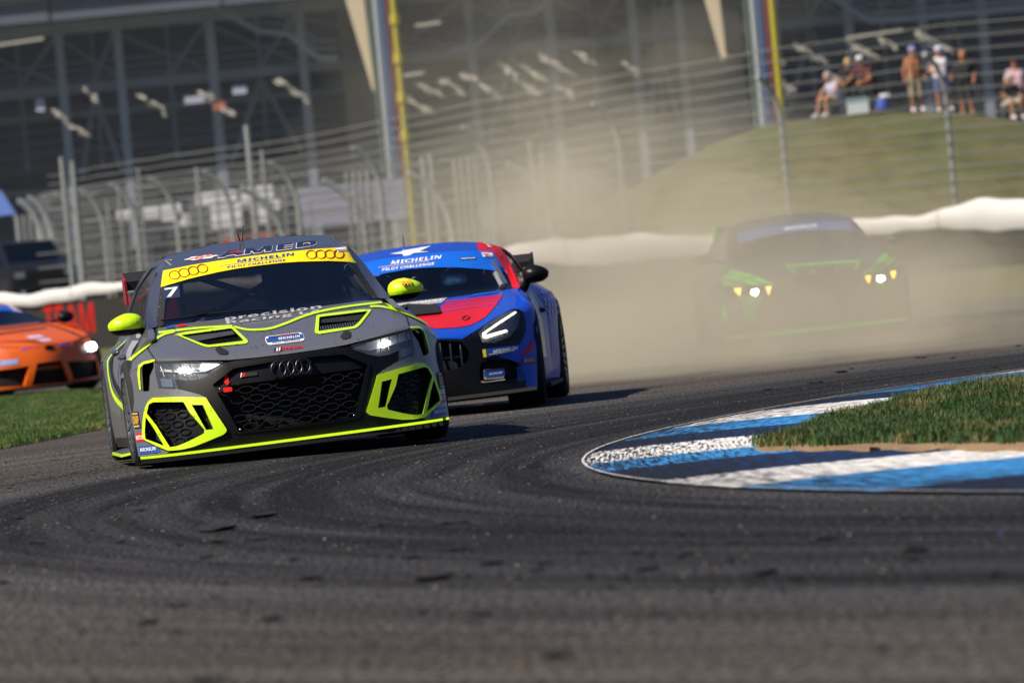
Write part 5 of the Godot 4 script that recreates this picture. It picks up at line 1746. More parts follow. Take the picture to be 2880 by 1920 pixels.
		if sg > 0:
			var tm := MB.new()
			for k in 6:
				tm.tube([Vector3(.85 + .012 * k, .955 + .004 * sin(k * 2.0), -1.435), Vector3(.86 + .011 * k, .93 + .005 * cos(k * 3.0), -1.412)], .006, 5)
			put(mr, "orange_emblem", tm.mesh(), M.amber)
		wheel(car, Vector3(sg * .845, .33 - sg * .033, -.88), deg_to_rad(2.0), sg, .33, .25, M.pale_rim, 10)
		wheel(car, Vector3(sg * .85, .33 - sg * .033, -3.51), 0.0, sg, .33, .25, M.pale_rim, 10)
	var sp := MB.new()   # specks of rubber and stone chips
	var rs := RandomNumberGenerator.new()
	rs.seed = 23
	for i in 240:
		var x := rs.randf_range(-.9, .9)
		var y := rs.randf_range(.12, .86)
		if absf(x) > .76 and y > .66 or y > .25 and y < .58 and absf(x) < .45:
			continue
		var w := rs.randf_range(.0012, .0045)
		plate(V2([x - w, y, x - w * .2, y - w * .7, x + w * 1.2, y - w * .2, x + w * .4, y + w * .8]), [], 0.1, S, 0.024 if absf(x) > .42 and y < .45 else 0.009, 0.0, Vector3(0, 0, -1), sp)
	put(car, "rubber_specks", sp.mesh(), M.matt_black).set_meta("kind", "stuff")
	var rear_liner := MB.new()
	rear_liner.box(Vector3(0, .45, -1.2), Vector3(1.5, .5, .06))
	put(car, "bulkhead", rear_liner.mesh(), M.void_black)
	# ---- rear wing
	var wg := MB.new()
	wg.box(Vector3(0, 1.17, -4.35), Vector3(1.42, .06, .3), Basis(Vector3.RIGHT, 0.2))
	put(car, "rear_wing", wg.mesh(), M.matt_black)
	for sg in [-1.0, 1.0]:
		var ep := MB.new()
		ep.box(Vector3(sg * .715, 1.115, -4.35), Vector3(.014, .17, .3), Basis(Vector3.RIGHT, 0.15))
		put(car, "wing_end_plate", ep.mesh(), M.wing_red)
		ep = MB.new()
		ep.box(Vector3(sg * .35, 1.03, -4.3), Vector3(.02, .26, .12))
		put(car, "wing_post", ep.mesh(), M.matt_black)
	cockpit(car, Vector3(.34, .42, -2.45), .84, -1.5, .72, -3.3)
	roll_cage(car, .9, 1.22, .66, .5, -1.55, -2.75)
	driver("driver in dark helmet behind the windscreen of the grey car", car, Vector3(.34, .42, -2.45), M.suit_dark, M.suit_dark, M.matt_black, M.suit_orange)

# a cabin side, body side, wheels and rear shared by the other race cars; «P» holds the car's own numbers
func car_sides(car: Node3D, sk: CarSkin, P: Dictionary) -> void:
	var paint_: Material = P.side
	for sg in [-1.0, 1.0]:
		var dirv := Vector3(-sg, 0, 0)
		var T := func(z: float, y: float) -> Vector3:
			return Vector3(sg * CarSkin.kn(P.xg, y), y, z)
		put(car, "cabin_side", plate(V2(P.shell), [rounded(V2(P.window), .04)], 0.12, T, 0.0, 0.02, dirv).mesh(), P.pillar)
		put(car, "side_window", plate(rounded(V2(P.window), .04), [], 0.12, T, -0.008, 0.0, dirv).mesh(), M.side_glass)
		var X := func(z: float, y: float) -> float:
			var b := CarSkin.kn(P.xb, y)
			var wf := exp(-pow((z - P.zf) / .48, 4.0))
			var wr := exp(-pow((z - P.zr) / .62, 4.0))
			return b + (CarSkin.kn(P.xf, y) - b) * wf + (CarSkin.kn(P.xr, y) - b) * wr
		var B := func(z: float, y: float) -> Vector3:
			return Vector3(sg * X.call(z, y), y, z)
		var side: Array = P.top.duplicate()
		for k in 13:
			var a := deg_to_rad(-25.0 + 230.0 * k / 12.0)
			side.append(P.zr - (P.r + .045) * cos(a))
			side.append(P.r + (P.r + .035) * sin(a))
		side.append_array([P.zr + .42, .13, P.zf - .42, .13])
		for k in 9:
			var a := deg_to_rad(-25.0 + 118.0 * k / 8.0)
			side.append(P.zf - (P.r + .045) * cos(a))
			side.append(P.r + (P.r + .03) * sin(a))
		put(car, "body_side", plate(V2(side), [], 0.09, B, 0.0, 0.04, dirv).mesh(), paint_)
		put(car, "door_gap", plate(ribbon(V2([P.door, .2, P.door + .04, .6, P.door - .02, P.top[3] - .03]), .012), [], 0.08, B, 0.003, 0.0, dirv).mesh(), M.void_black)
		put(car, "door_gap", plate(ribbon(V2([P.door - 1.3, .3, P.door - 1.36, .6, P.door - 1.3, P.top[3] - .03]), .012), [], 0.08, B, 0.003, 0.0, dirv).mesh(), M.void_black)
		var hb := MB.new()
		hb.ball(Vector3(sg * (X.call(P.door - 1.1, P.top[3] - .15) + .01), P.top[3] - .15, P.door - 1.1), Vector3(.035, .02, .1), 10, 6)
		put(car, "door_handle", hb.mesh(), M.black)
		var sb := MB.new()
		sb.box(Vector3(sg * .9, .11, (P.zf + P.zr) / 2), Vector3(.18, .03, absf(P.zr - P.zf) - .75))
		put(car, "side_skirt", sb.mesh(), P.skirt)
		for zz in [P.zf, P.zr]:
			wheel(car, Vector3(sg * ((P.track if zz == P.zf else P.get("track_r", P.track)) - .14), P.r - sg * P.lean, zz), deg_to_rad(P.steer) if zz == P.zf else 0.0, sg, P.r, .28, M.rim, 10)
		if P.has("side_extra"):
			var fe: Callable = P.side_extra
			fe.call(car, sg, B, dirv)
	var rr := MB.new()
	var crown: Array = P.crown
	for i in 12:
		for j in 8:
			var p := []
			var nn := []
			for e in [[i, j], [i + 1, j], [i + 1, j + 1], [i, j + 1]]:
				var x := lerpf(-P.roof_half, P.roof_half, e[0] / 12.0)
				var t: float = e[1] / 8.0
				p.append(Vector3(x * (1.0 - .12 * t), CarSkin.kn(crown, absf(x)) - P.drop * t * t, P.roof_z - 1.35 * t))
				nn.append(Vector3(x * 0.2, 1, -.25 * t).normalized())
			rr.quad4(p[0], p[1], p[2], p[3], nn[0], nn[1], nn[2], nn[3])
	put(car, "rear_roof", rr.mesh(), P.roof)
	var rb := MB.new()
	var ry: float = crown[0][1] - P.drop
	var rz: float = P.roof_z - 1.35
	rb.quad(Vector3(-.5, ry - .01, rz), Vector3(.5, ry - .01, rz), Vector3(.8, .8, P.zr - .8), Vector3(-.8, .8, P.zr - .8), Vector3(0, .8, -.6))
	rb.quad(Vector3(-.8, .8, P.zr - .8), Vector3(.8, .8, P.zr - .8), Vector3(.88, .2, P.zr - .85), Vector3(-.88, .2, P.zr - .85), Vector3(0, 0, -1))
	put(car, "rear_bumper", rb.mesh(), paint_)
	var fl := MB.new()
	fl.box(Vector3(0, .1, (P.zf + P.zr) / 2 - .1), Vector3(1.5, .06, 3.7))
	put(car, "floor", fl.mesh(), M.void_black)
	fl = MB.new()
	fl.box(Vector3(0, .42, P.zf - .38), Vector3(1.5, .46, .06))
	put(car, "bulkhead", fl.mesh(), M.void_black)
	var wg := MB.new()
	wg.box(Vector3(0, P.wing_y, P.zr - .85), Vector3(P.wing_half * 2, .045, .3), Basis(Vector3.RIGHT, 0.2))
	put(car, "rear_wing", wg.mesh(), M.matt_black)
	for sg in [-1.0, 1.0]:
		var ep := MB.new()
		ep.box(Vector3(sg * P.wing_half, P.wing_y - .01, P.zr - .85), Vector3(.014, P.get("plate_high", .17), .36), Basis(Vector3.RIGHT, 0.15))
		put(car, "wing_end_plate", ep.mesh(), P.get("end_plate", M.matt_black))
		ep = MB.new()
		ep.box(Vector3(sg * .4, P.wing_y - .14, P.zr - .8), Vector3(.02, .3, .14))
		put(car, "wing_post", ep.mesh(), M.matt_black)

func splitter(car: Node3D, sk: CarSkin, half: float, y: float, ahead: float, m: Material) -> void:
	var lip := MB.new()
	for i in 30:
		var xa := lerpf(-half, half, i / 30.0)
		var xb := lerpf(-half, half, (i + 1) / 30.0)
		var a := sk.p(xa, y) + Vector3(0, 0, ahead)
		var b := sk.p(xb, y) + Vector3(0, 0, ahead)
		lip.quad(a + Vector3(0, .012, 0), b + Vector3(0, .012, 0), b - Vector3(0, .012, 0), a - Vector3(0, .012, 0), Vector3(0, .2, 1).normalized())
		lip.quad(a + Vector3(0, .012, 0), b + Vector3(0, .012, 0), Vector3(xb, y + .014, -.9), Vector3(xa, y + .014, -.9), Vector3.UP)
		lip.quad(a - Vector3(0, .012, 0), b - Vector3(0, .012, 0), Vector3(xb, y - .014, -.9), Vector3(xa, y - .014, -.9), Vector3.DOWN)
	put(car, "splitter", lip.mesh(), m)

# ---------------------------------------------------------------- the blue and red coupe behind it
func second_car() -> void:
	var car := thing("race_car", "blue and red coupe with white star on its roof, close behind the grey car", "race car", "race cars on the track")
	car.transform = Transform3D(Basis(Vector3.UP, deg_to_rad(-3.0)) * Basis(Vector3.BACK, deg_to_rad(1.6)), Vector3(-.795, 0, -61.15))
	var crown := [[0, 1.242], [.2, 1.24], [.4, 1.222], [.5, 1.208], [.635, 1.144], [.8, 1.05]]
	var sk := CarSkin.new([[[0, .085], [1, .085]],
		[[0, .55], [.3, .545], [.5, .55], [.7, .62], [.85, .675], [.93, .66], [1.0, .6]],
		[[0, .825], [.5, .83], [.7, .835], [.8, .838], [.87, .80], [.93, .72], [.97, .66], [1.02, .58]],
		[[0, 1.168], [.25, 1.163], [.45, 1.145], [.6, 1.12], [.7, 1.06], [.8, 1.0]],
		crown],
		[[[0, 0.02], [.4, -.02], [.7, -.12], [.85, -.25], [.95, -.42], [1.02, -.6]],
		[[0, -.05], [.3, -.08], [.5, -.17], [.7, -.38], [.85, -.62], [.93, -.75], [1.0, -.9]],
		[[0, -1.75], [.4, -1.8], [.7, -1.98], [.8, -1.9], [.87, -1.25], [.93, -1.0], [1.02, -.95]],
		[[0, -2.5], [.4, -2.56], [.6, -2.68], [.8, -2.95]],
		[[0, -3.1], [.53, -3.1], [.8, -3.15]]], 0.05)
	var S := func(x: float, y: float) -> Vector3:
		return sk.p(x, y)
	var blue: Material = M.royal
	var red: Material = M.red
	var lampb := V2([.449, .517, .57, .578, .724, .660, .80, .69, .85, .685, .88, .655, .892, .60, .892, .535, .858, .455, .832, .427, .58, .428, .488, .452])
	var lamp := V2([.564, .553, .621, .597, .731, .655, .81, .676, .85, .66, .857, .642, .835, .56, .773, .492, .665, .464, .585, .478])
	# lower front: black, blue cheeks outside
	var nose := sym([0.0, .11, .86, .11, .86, .2, .83, .30, .70, .36, .60, .40, .58, .428, .488, .452, .449, .517, .30, .541, 0.0, .548])
	var grille_hole := sym([0.0, .30, .40, .31, .475, .36, .49, .43, .44, .50, .30, .527, 0.0, .532])
	var intake := rounded(V2([.54, .19, .80, .19, .83, .24, .79, .33, .62, .35, .555, .33]), .03)
	skin_part(car, "front_bumper", nose, S, M.black, 0.0, 0.05, [grille_hole, intake, mir(intake)], 0.05)
	var deep := func(x: float, y: float) -> Vector3:
		return sk.p(x, y) + Vector3(0, 0, -.12)
	skin_part(car, "radiator", grille_hole, deep, M.void_black, 0.0, 0.0, [], 0.08)
	for k in 13:
		var x := -.44 + k * .0733
		var mb := MB.new()
		mb.tube(line_on(S, V2([x, .318 + absf(x) * .03, x, .42, x, .527 - maxf(0.0, absf(x) - .3) * .25]), -0.02), .0085, 6)
		put(car, "grille_slat", mb.mesh(), M.dark_chrome)
	var mb0 := MB.new()
	mb0.tube(line_on(S, V2([-.45, .40, -.2, .40, 0.0, .40, .2, .40, .45, .40]), -0.025), .012, 6)
	put(car, "grille_bar", mb0.mesh(), M.black)
	var em := MB.new()
	em.tube([], .01, 6) if false else null
	put(car, "star_emblem_ring", ring_on(S, 0, .42, .085, .085, .009, 0.0, 24, 6).mesh(), M.dark_chrome)
	for k in 3:
		var a := TAU * k / 3.0 + PI / 2
		em.tube(line_on(S, V2([0, .42, .08 * cos(a), .42 + .08 * sin(a)]), 0.0), .009, 6, false, .004)
	put(car, "star_emblem", em.mesh(), M.dark_chrome)
	# bonnet
	var hood := sym([0.0, .550, .30, .543, .449, .519, .57, .580, .66, .63, .70, .70, .73, .77, .76, .835, .7, .832, .5, .827, 0.0, .822])
	skin_part(car, "bonnet", hood, S, blue, 0.0, 0.012, [], 0.05)
	skin_part(car, "red_field", V2([.06, .70, .10, .655, .257, .612, .40, .602, .50, .606, .56, .628, .61, .655, .66, .715, .69, .772, .70, .80, .276, .80, .265, .765]), S, red, 0.004, 0.0)
	skin_part(car, "red_field", mir(V2([.06, .70, .10, .655, .257, .612, .40, .602, .50, .606, .56, .628, .61, .655, .66, .715, .69, .772, .70, .80, .276, .80, .265, .765])), S, red, 0.004, 0.0)
	for q in [[.726, .005], [.754, .004], [.775, .005], [.79, .005]]:
		skin_part(car, "blue_line", V2([.26, q[0] - q[1] / 2, .70, q[0] + .006, .70, q[0] + .006 + q[1] / 2, .26, q[0] + q[1] / 2]), S, M.royal, 0.006, 0.0)
	skin_part(car, "grey_field", V2([-.25, .79, .25, .79, .28, .822, -.28, .822]), S, mat("hood_silver", Color(0.4, 0.4, 0.39), 0.4), 0.005, 0.0)
	put(car, "lettering", text("ALTA EQUIPMENT", 0.0, .806, .5, .018, .2, S, .008), M.white)
	skin_part(car, "blue_scoop_line", V2([.48, .822, .66, .826, .66, .818, .42, .808]), S, M.banner_blue, 0.006, 0.0)
	var scoop := V2([-.02, .80, .233, .765, .272, .708, .07, .712])
	skin_part(car, "bonnet_scoop", rounded(scoop, .01), S, M.matt_black, 0.02, 0.03)
	skin_part(car, "bonnet_scoop", mir(rounded(scoop, .01)), S, M.matt_black, 0.02, 0.03)
	put(car, "bonnet_pin", ring_on(S, .462, .658, .024, .013, .006, 0.006, 14, 5).mesh(), M.matt_black)
	put(car, "bonnet_pin", ring_on(S, -.462, .658, .024, .013, .006, 0.006, 14, 5).mesh(), M.matt_black)
	for sg in [-1.0, 1.0]:
		var f := func(p: PackedVector2Array) -> PackedVector2Array:
			return p if sg > 0 else mir(p)
		skin_part(car, "front_wing", f.call(V2([.86, .11, .93, .11, .945, .35, .955, .5, .955, .62, .95, .675, .925, .72, .895, .77, .86, .805, .80, .836, .76, .835, .73, .77, .70, .70, .66, .63, .724, .66, .80, .69, .85, .685, .88, .655, .892, .60, .892, .535, .858, .455, .832, .427, .58, .428, .60, .40, .70, .36, .83, .30, .86, .2])), S, blue, 0.0, 0.05, [], 0.05)
		var hl := Node3D.new()
		hl.name = "headlight"
		car.add_child(hl, true)
		skin_part(hl, "surround", f.call(lampb), S, M.black, 0.0, 0.03, [f.call(lamp)])
		var back := func(x: float, y: float) -> Vector3:
			return sk.p(x, y) + Vector3(0, 0, -.05)
		skin_part(hl, "housing", f.call(lamp), back, M.lamp_dark, 0.0, -0.05)
		skin_part(hl, "light_strip", f.call(rounded(V2([.800, .657, .812, .648, .60, .529, .592, .512, .735, .535, .742, .518, .59, .487, .570, .498, .572, .530]), .008)), back, M.lamp_strip, 0.035, 0.02, [], 0.03)
		for k in 3:
			var mb := MB.new()
			mb.box(sk.p(sg * (.66 + .05 * k), .565 + .02 * k) + Vector3(0, 0, -.05), Vector3(.035, .05, .03))
			put(hl, "lamp_module", mb.mesh(), M.dark_chrome)
			mb = MB.new()
			mb.ball(sk.p(sg * (.655 + .055 * k), .488 + .012 * k) + Vector3(0, 0, -.02), Vector3(.018, .013, .012), 10, 6)
			put(hl, "lower_lamp", mb.mesh(), M.dark_chrome)
		skin_part(hl, "lens", f.call(lamp), S, M.lamp_glass, 0.003, 0.0)
		skin_part(car, "blue_sticker", f.call(V2([.578, .424, .82, .428, .832, .382, .582, .368])), S, M.logo_blue, 0.006, 0.0)
		skin_part(car, "sticker_edge", f.call(V2([.578, .424, .60, .4245, .603, .370, .582, .368])), S, M.yellow, 0.008, 0.0)
		put(car, "lettering", text("MICHELIN", sg * .735, .403, .165, .02, .25, S, .009, Vector3(0, 0, -1), 1.0, .04 * sg), M.white)
		skin_part(car, "yellow_line", f.call(V2([.62, .385, .80, .392, .80, .389, .62, .381])), S, M.yellow, 0.009, 0.0)
		skin_part(car, "red_flick", f.call(V2([.925, .458, .923, .395, .89, .357, .822, .358, .876, .385, .908, .422])), S, red, 0.006, 0.01)
		skin_part(car, "red_sticker", f.call(rect(.888, .307, .08, .042)), S, M.dark_red, 0.006, 0.0)
		put(car, "lettering", text("MOTUL", sg * .888, .307, .07, .026, .1, S, .009), mat("dull_white", Color(0.5, 0.48, 0.46), 0.6))
		skin_part(car, "intake", f.call(intake), deep, M.void_black, 0.03, 0.0, [], 0.08)
		var bdg := rounded(V2([.568, .209, .71, .204, .715, .271, .572, .281]), .015)
		var bn := Node3D.new()
		bn.name = "series_badge"
		car.add_child(bn, true)
		skin_part(bn, "ground", f.call(bdg), S, M.dull_white, 0.01, 0.004)
		skin_part(bn, "blue_band", f.call(V2([.57, .228, .712, .225, .714, .258, .571, .264])), S, M.logo_blue, 0.014, 0.0)
		skin_part(bn, "black_band", f.call(V2([.574, .264, .713, .258, .713, .272, .58, .278])), S, M.navy, 0.014, 0.0)
		put(bn, "lettering", text("MICHELIN", sg * .65, .243, .09, .013, .2, S, .017), M.white)
		for k in 7:
			skin_part(car, "pale_line", f.call(V2([.80, .17 + k * .015, .915, .175 + k * .015, .915, .179 + k * .015, .80, .174 + k * .015])), S, M.banner_blue, 0.006, 0.0, [], 0.08)
		skin_part(car, "front_pillar", f.call(V2([.76, .835, .82, .832, .79, .90, .73, 1.0, .70, 1.06, .64, 1.143, .60, 1.125, .70, .958])), S, red, 0.004, 0.02)
		var mr := Node3D.new()
		mr.name = "door_mirror"
		car.add_child(mr, true)
		put(mr, "cap", mirror_shape(sg, Vector3(sg * .935, .925, -2.0), Vector3(.10, .068, .1), false), M.black)
		put(mr, "lower_shell", mirror_shape(sg, Vector3(sg * .935, .925, -2.0), Vector3(.10, .068, .1), true), M.black)
		var ft := MB.new()
		ft.bar(Vector3(sg * .83, .81, -2.05), Vector3(sg * .87, .88, -2.0), .05, .03)
		put(mr, "foot", ft.mesh(), M.black)
		var wb := MB.new()
		wb.bar(Vector3(sg * .70, .87, -2.15), Vector3(sg * .61, 1.06, -2.45), .03, .02)
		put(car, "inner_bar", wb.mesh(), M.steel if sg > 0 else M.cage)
	splitter(car, sk, .93, .105, .05, M.matt_black)
	# screen, banner, roof
	skin_part(car, "windscreen", sym([0.0, .825, .5, .83, .77, .836, .70, .958, .60, 1.123, .45, 1.146, .25, 1.163, 0.0, 1.168]), S, M.clear_screen, 0.0, 0.0, [], 0.06)
	skin_part(car, "sun_strip", sym([0.0, 1.066, .19, 1.055, .367, 1.033, .541, .999, .695, .958, .602, 1.123, .45, 1.147, .25, 1.164, 0.0, 1.169]), S, M.banner_blue, 0.005, 0.0)
	put(car, "lettering", text("MICHELIN", .045, 1.125, .37, .025, .3, S, .009), M.white)
	put(car, "lettering", text("PILOT CHALLENGE", -.015, 1.081, .39, .019, .2, S, .009), M.white)
	skin_part(car, "banner_line", V2([-.24, 1.1005, .14, 1.1035, .14, 1.106, -.24, 1.103]), S, M.yellow, 0.009, 0.0)
	skin_part(car, "name_plate", V2([.365, 1.086, .486, 1.078, .486, 1.09, .366, 1.099]), S, M.navy, 0.009, 0.0)
	skin_part(car, "name_plate_line", V2([.372, 1.090, .48, 1.083, .48, 1.087, .372, 1.094]), S, M.white, 0.011, 0.0)
	skin_part(car, "year_sticker", V2([.52, 1.122, .60, 1.11, .605, 1.078, .535, 1.089]), S, M.white, 0.009, 0.0)
	skin_part(car, "sticker_red", V2([.527, 1.112, .58, 1.103, .56, 1.098, .535, 1.104]), S, red, 0.011, 0.0)
	put(car, "lettering", text("2023", .573, 1.088, .055, .013, 0.0, S, .011, Vector3(0, 0, -1), 1.0, -.1), M.dark_red)
	skin_part(car, "roof", sym([0.0, 1.170, .25, 1.165, .45, 1.148, .60, 1.125, .638, 1.144, .5, 1.207, .4, 1.221, .2, 1.239, 0.0, 1.242]), S, blue, 0.0, 0.01)
	skin_part(car, "roof_edge", V2([.505, 1.138, .60, 1.126, .637, 1.144, .5, 1.206, .47, 1.209]), S, red, 0.004, 0.0)
	skin_part(car, "roof_edge", mir(V2([.505, 1.138, .60, 1.126, .637, 1.144, .5, 1.206, .47, 1.209])), S, red, 0.004, 0.0)
	skin_part(car, "roof_line", V2([.565, 1.16, .585, 1.158, .555, 1.178, .54, 1.186]), S, M.white, 0.006, 0.0)
	skin_part(car, "white_star", V2([-.07, 1.232, -.075, 1.210, .135, 1.221, .058, 1.19, .14, 1.176, .025, 1.181, -.045, 1.153, -.065, 1.184, -.172, 1.196, -.08, 1.204]), S, M.white, 0.005, 0.0, [], 0.03)
	var an := MB.new()
	an.tube([sk.p(-.075, 1.236), sk.p(-.075, 1.236) + Vector3(0, .1, -.02)], .0045, 6, false, .002)
	put(car, "aerial", an.mesh(), M.black)
	var extra := func(c: Node3D, sg: float, B: Callable, dirv: Vector3) -> void:
		put(c, "grey_flank", plate(V2([-1.5, .30, -1.7, .72, -2.2, .80, -2.6, .78, -2.5, .3]), [], 0.1, B, .004, 0.0, dirv).mesh(), mat("flank_silver", Color(0.32, 0.32, 0.33), 0.3, 0.2))
		for i in 6:
			for j in 4:
				put(c, "white_star_dot", plate(ring_poly(-3.0 - i * .09 - .045 * (j % 2), .62 + j * .05, .018, .018, 8), [], 0.06, B, .005, 0.0, dirv).mesh(), M.white)
		put(c, "number_panel", plate(rect(-2.0, .62, .4, .3), [], 0.1, B, .006, 0.0, dirv).mesh(), M.white)
		put(c, "pale_sticker", plate(rect(-1.75, .28, .3, .12), [], 0.1, B, .006, 0.0, dirv).mesh(), M.dull_white)
	car_sides(car, sk, {"side": blue, "pillar": red, "roof": blue, "skirt": M.matt_black, "crown": crown, "roof_half": .6, "roof_z": -3.1, "drop": .2, "zf": -.95, "zr": -3.58, "r": .345, "track": .965, "track_r": 1.01, "lean": .0265, "steer": 5.0, "door": -1.6, "wing_y": 1.035, "wing_half": .8, "plate_high": .09,
		"xg": [[.80, .84], [.84, .815], [.90, .785], [1.0, .73], [1.06, .70], [1.144, .637], [1.21, .5]],
		"shell": [-1.93, .838, -2.15, .90, -2.62, 1.0, -2.95, 1.09, -3.15, 1.19, -3.6, 1.18, -4.0, 1.08, -4.3, .92, -4.35, .86, -3.0, .838],
		"window": [-2.25, .88, -2.68, .99, -3.0, 1.07, -3.2, 1.15, -3.55, 1.13, -3.8, 1.0, -3.85, .92, -3.2, .875],
		"xb": [[.10, .90], [.2, .92], [.45, .92], [.62, .91], [.75, .88], [.82, .83], [.86, .79]],
		"xf": [[.1, .94], [.43, .955], [.58, .957], [.66, .95], [.72, .92], [.80, .86], [.838, .80], [.86, .79]],
		"xr": [[.1, .98], [.316, 1.0], [.57, 1.005], [.68, 1.0], [.76, .965], [.82, .91], [.86, .83]],
		"top": [-.9, .70, -.95, .80, -1.25, .825, -1.9, .835, -3.0, .85, -4.35, .855, -4.42, .6, -4.4, .2, -4.0, .2], "side_extra": extra})
	cockpit(car, Vector3(.30, .34, -2.72), .80, -1.95, .74, -3.7)
	roll_cage(car, .86, 1.13, .68, .52, -2.1, -3.2)
	var net := MB.new()
	for q in [[[-.15, .86, -2.9], [.12, 1.0, -3.3]], [[-.3, .9, -3.1], [.2, 1.08, -3.4]], [[-.05, .84, -3.0], [-.02, 1.06, -3.3]]]:
		net.bar(Vector3(q[0][0], q[0][1], q[0][2]), Vector3(q[1][0], q[1][1], q[1][2]), .05, .01)
	put(car, "window_net", net.mesh(), mat("net_white", Color(0.6, 0.6, 0.58), 0.7))
	var ob := MB.new()
	ob.box(Vector3(.36, 1.04, -3.1), Vector3(.13, .12, .04))
	put(car, "head_restraint", ob.mesh(), mat("restraint_red", Color(0.35, 0.03, 0.01), 0.7))
	driver("driver in black helmet with blue visor in the blue and red coupe", car, Vector3(.30, .26, -2.72), M.suit_dark, M.black, M.visor, M.suit_orange)

# ---------------------------------------------------------------- the dark coupe inside the dust
func third_car() -> void:
	var car := thing("race_car", "dark coupe with green stripes and yellow lamp marks, veiled by dust", "race car", "race cars on the track")
	car.transform = Transform3D(Basis(Vector3.UP, deg_to_rad(3.6)) * Basis(Vector3.BACK, deg_to_rad(1.0)), Vector3(3.22, 0.0, -88.0))
	car.scale = Vector3.ONE
	var crown := [[0, 1.31], [.3, 1.30], [.55, 1.265], [.66, 1.2], [.8, 1.15]]
	var sk := CarSkin.new([[[0, .085], [1, .085]],
		[[0, .70], [.4, .70], [.7, .69], [.85, .66], [.93, .62], [1.0, .56]],
		[[0, .90], [.6, .90], [.75, .885], [.82, .84], [.88, .78], [.95, .70], [1.0, .62]],
		[[0, 1.2], [.3, 1.195], [.58, 1.175], [.8, 1.12]],
		crown],
		[[[0, 0], [.5, -.05], [.8, -.2], [.95, -.45]], [[0, -.03], [.5, -.1], [.8, -.35], [1, -.7]], [[0, -1.3], [.7, -1.5], [.85, -1.1], [1, -.9]], [[0, -2.0], [.6, -2.15], [.8, -2.3]], [[0, -2.7], [.8, -2.7]]], .04)
	var S := func(x: float, y: float) -> Vector3:
		return sk.p(x, y)
	var green := mat("green_trim", Color(0.1, 0.62, 0.02), 0.4)
	var body := mat("charcoal", Color(0.03, 0.03, 0.035), 0.35, 0.2, 0.4)
	var kid := V2([.03, .26, .24, .27, .26, .60, .22, .65, .03, .65])
	skin_part(car, "front_bumper", sym([0.0, .105, .93, .105, .96, .3, .965, .55, .93, .615, .85, .655, .7, .685, .4, .695, 0.0, .695]), S, body, 0.0, 0.05, [kid, mir(kid)], 0.07)
	skin_part(car, "bonnet", sym([0.0, .705, .4, .705, .7, .695, .85, .66, .88, .74, .80, .83, .74, .88, .6, .895, 0.0, .895]), S, body, 0.0, 0.01, [], 0.07)
	skin_part(car, "windscreen", sym([0.0, .90, .6, .90, .73, .885, .60, 1.172, .3, 1.194, 0.0, 1.198]), S, M.windscreen, 0.0, 0.0, [], 0.08)
	skin_part(car, "sun_strip", sym([0.0, 1.115, .3, 1.10, .62, 1.06, .60, 1.174, .3, 1.196, 0.0, 1.20]), S, mat("banner_dusty", Color(0.05, 0.09, 0.3), 0.6), 0.005, 0.0, [], 0.08)
	put(car, "lettering", text("MICHELIN", 0.06, 1.155, .34, .035, .2, S, .009), M.white)
	skin_part(car, "roof", sym([0.0, 1.202, .3, 1.197, .6, 1.175, .62, 1.22, .55, 1.264, .3, 1.299, 0.0, 1.309]), S, body, 0.0, 0.01, [], 0.08)
	skin_part(car, "bonnet_stripe", V2([-.29, .785, -.27, .765, .46, .735, .5, .755]), S, green, 0.006, 0.0)
	for q in [[-.28, .765, -.22, .68], [-.06, .67, -.03, .71], [.19, .645, .2, .70], [.38, .655, .46, .735]]:
		skin_part(car, "vent_line", ribbon(V2([q[0], q[1], q[2], q[3]]), .02), S, green, 0.006, 0.0)
	for sg in [-1.0, 1.0]:
		var f := func(p: PackedVector2Array) -> PackedVector2Array:
			return p if sg > 0 else mir(p)
		put(car, "kidney_frame", plate(f.call(V2([.015, .245, .255, .255, .28, .61, .235, .668, .015, .668])), [f.call(kid)], 0.08, S, .01, .03).mesh(), M.black)
		skin_part(car, "kidney_grille", f.call(kid), func(x: float, y: float) -> Vector3: return sk.p(x, y) + Vector3(0, 0, -.08), M.void_black, 0.0, 0.0, [], 0.1)
		skin_part(car, "front_wing", f.call(V2([.85, .66, .93, .62, .97, .58, .985, .61, .95, .69, .88, .775, .82, .835, .74, .885, .80, .83, .88, .74])), S, body, 0.0, 0.01)
		skin_part(car, "green_slash", f.call(V2([.44, .60, .50, .60, .80, .74, .86, .79, .82, .80, .70, .75])), S, green, 0.006, 0.0)
		skin_part(car, "green_slash", f.call(V2([.58, .62, .66, .62, .90, .72, .93, .70, .90, .735, .86, .755])), S, green, 0.006, 0.0)
		skin_part(car, "green_slash", f.call(V2([.74, .625, .86, .635, .95, .665, .93, .695])), S, green, 0.006, 0.0)
		skin_part(car, "green_drip", f.call(V2([.55, .52, .80, .52, .78, .30, .72, .22, .66, .36])), S, mat("green_dim", Color(0.04, 0.2, 0.02), 0.5), 0.006, 0.0)
		skin_part(car, "green_edge", f.call(ribbon(V2([.955, .43, .96, .36, .935, .27]), .03)), S, green, 0.01, 0.0)
		skin_part(car, "front_pillar", f.call(V2([.73, .885, .80, .87, .66, 1.18, .62, 1.222, .60, 1.174])), S, body, 0.003, 0.02)
		var hl := Node3D.new()
		hl.name = "headlight"
		car.add_child(hl, true)
		skin_part(hl, "housing", f.call(V2([.44, .50, .84, .49, .90, .60, .50, .59])), S, M.black, 0.004, 0.0)
		skin_part(hl, "amber_mark", f.call(V2([.485, .585, .545, .585, .535, .555, .52, .50])), S, M.lamp_amber, 0.01, 0.0)
		skin_part(hl, "amber_mark", f.call(V2([.77, .60, .84, .605, .83, .57, .80, .52])), S, M.lamp_amber, 0.01, 0.0)
		var mb := MB.new()
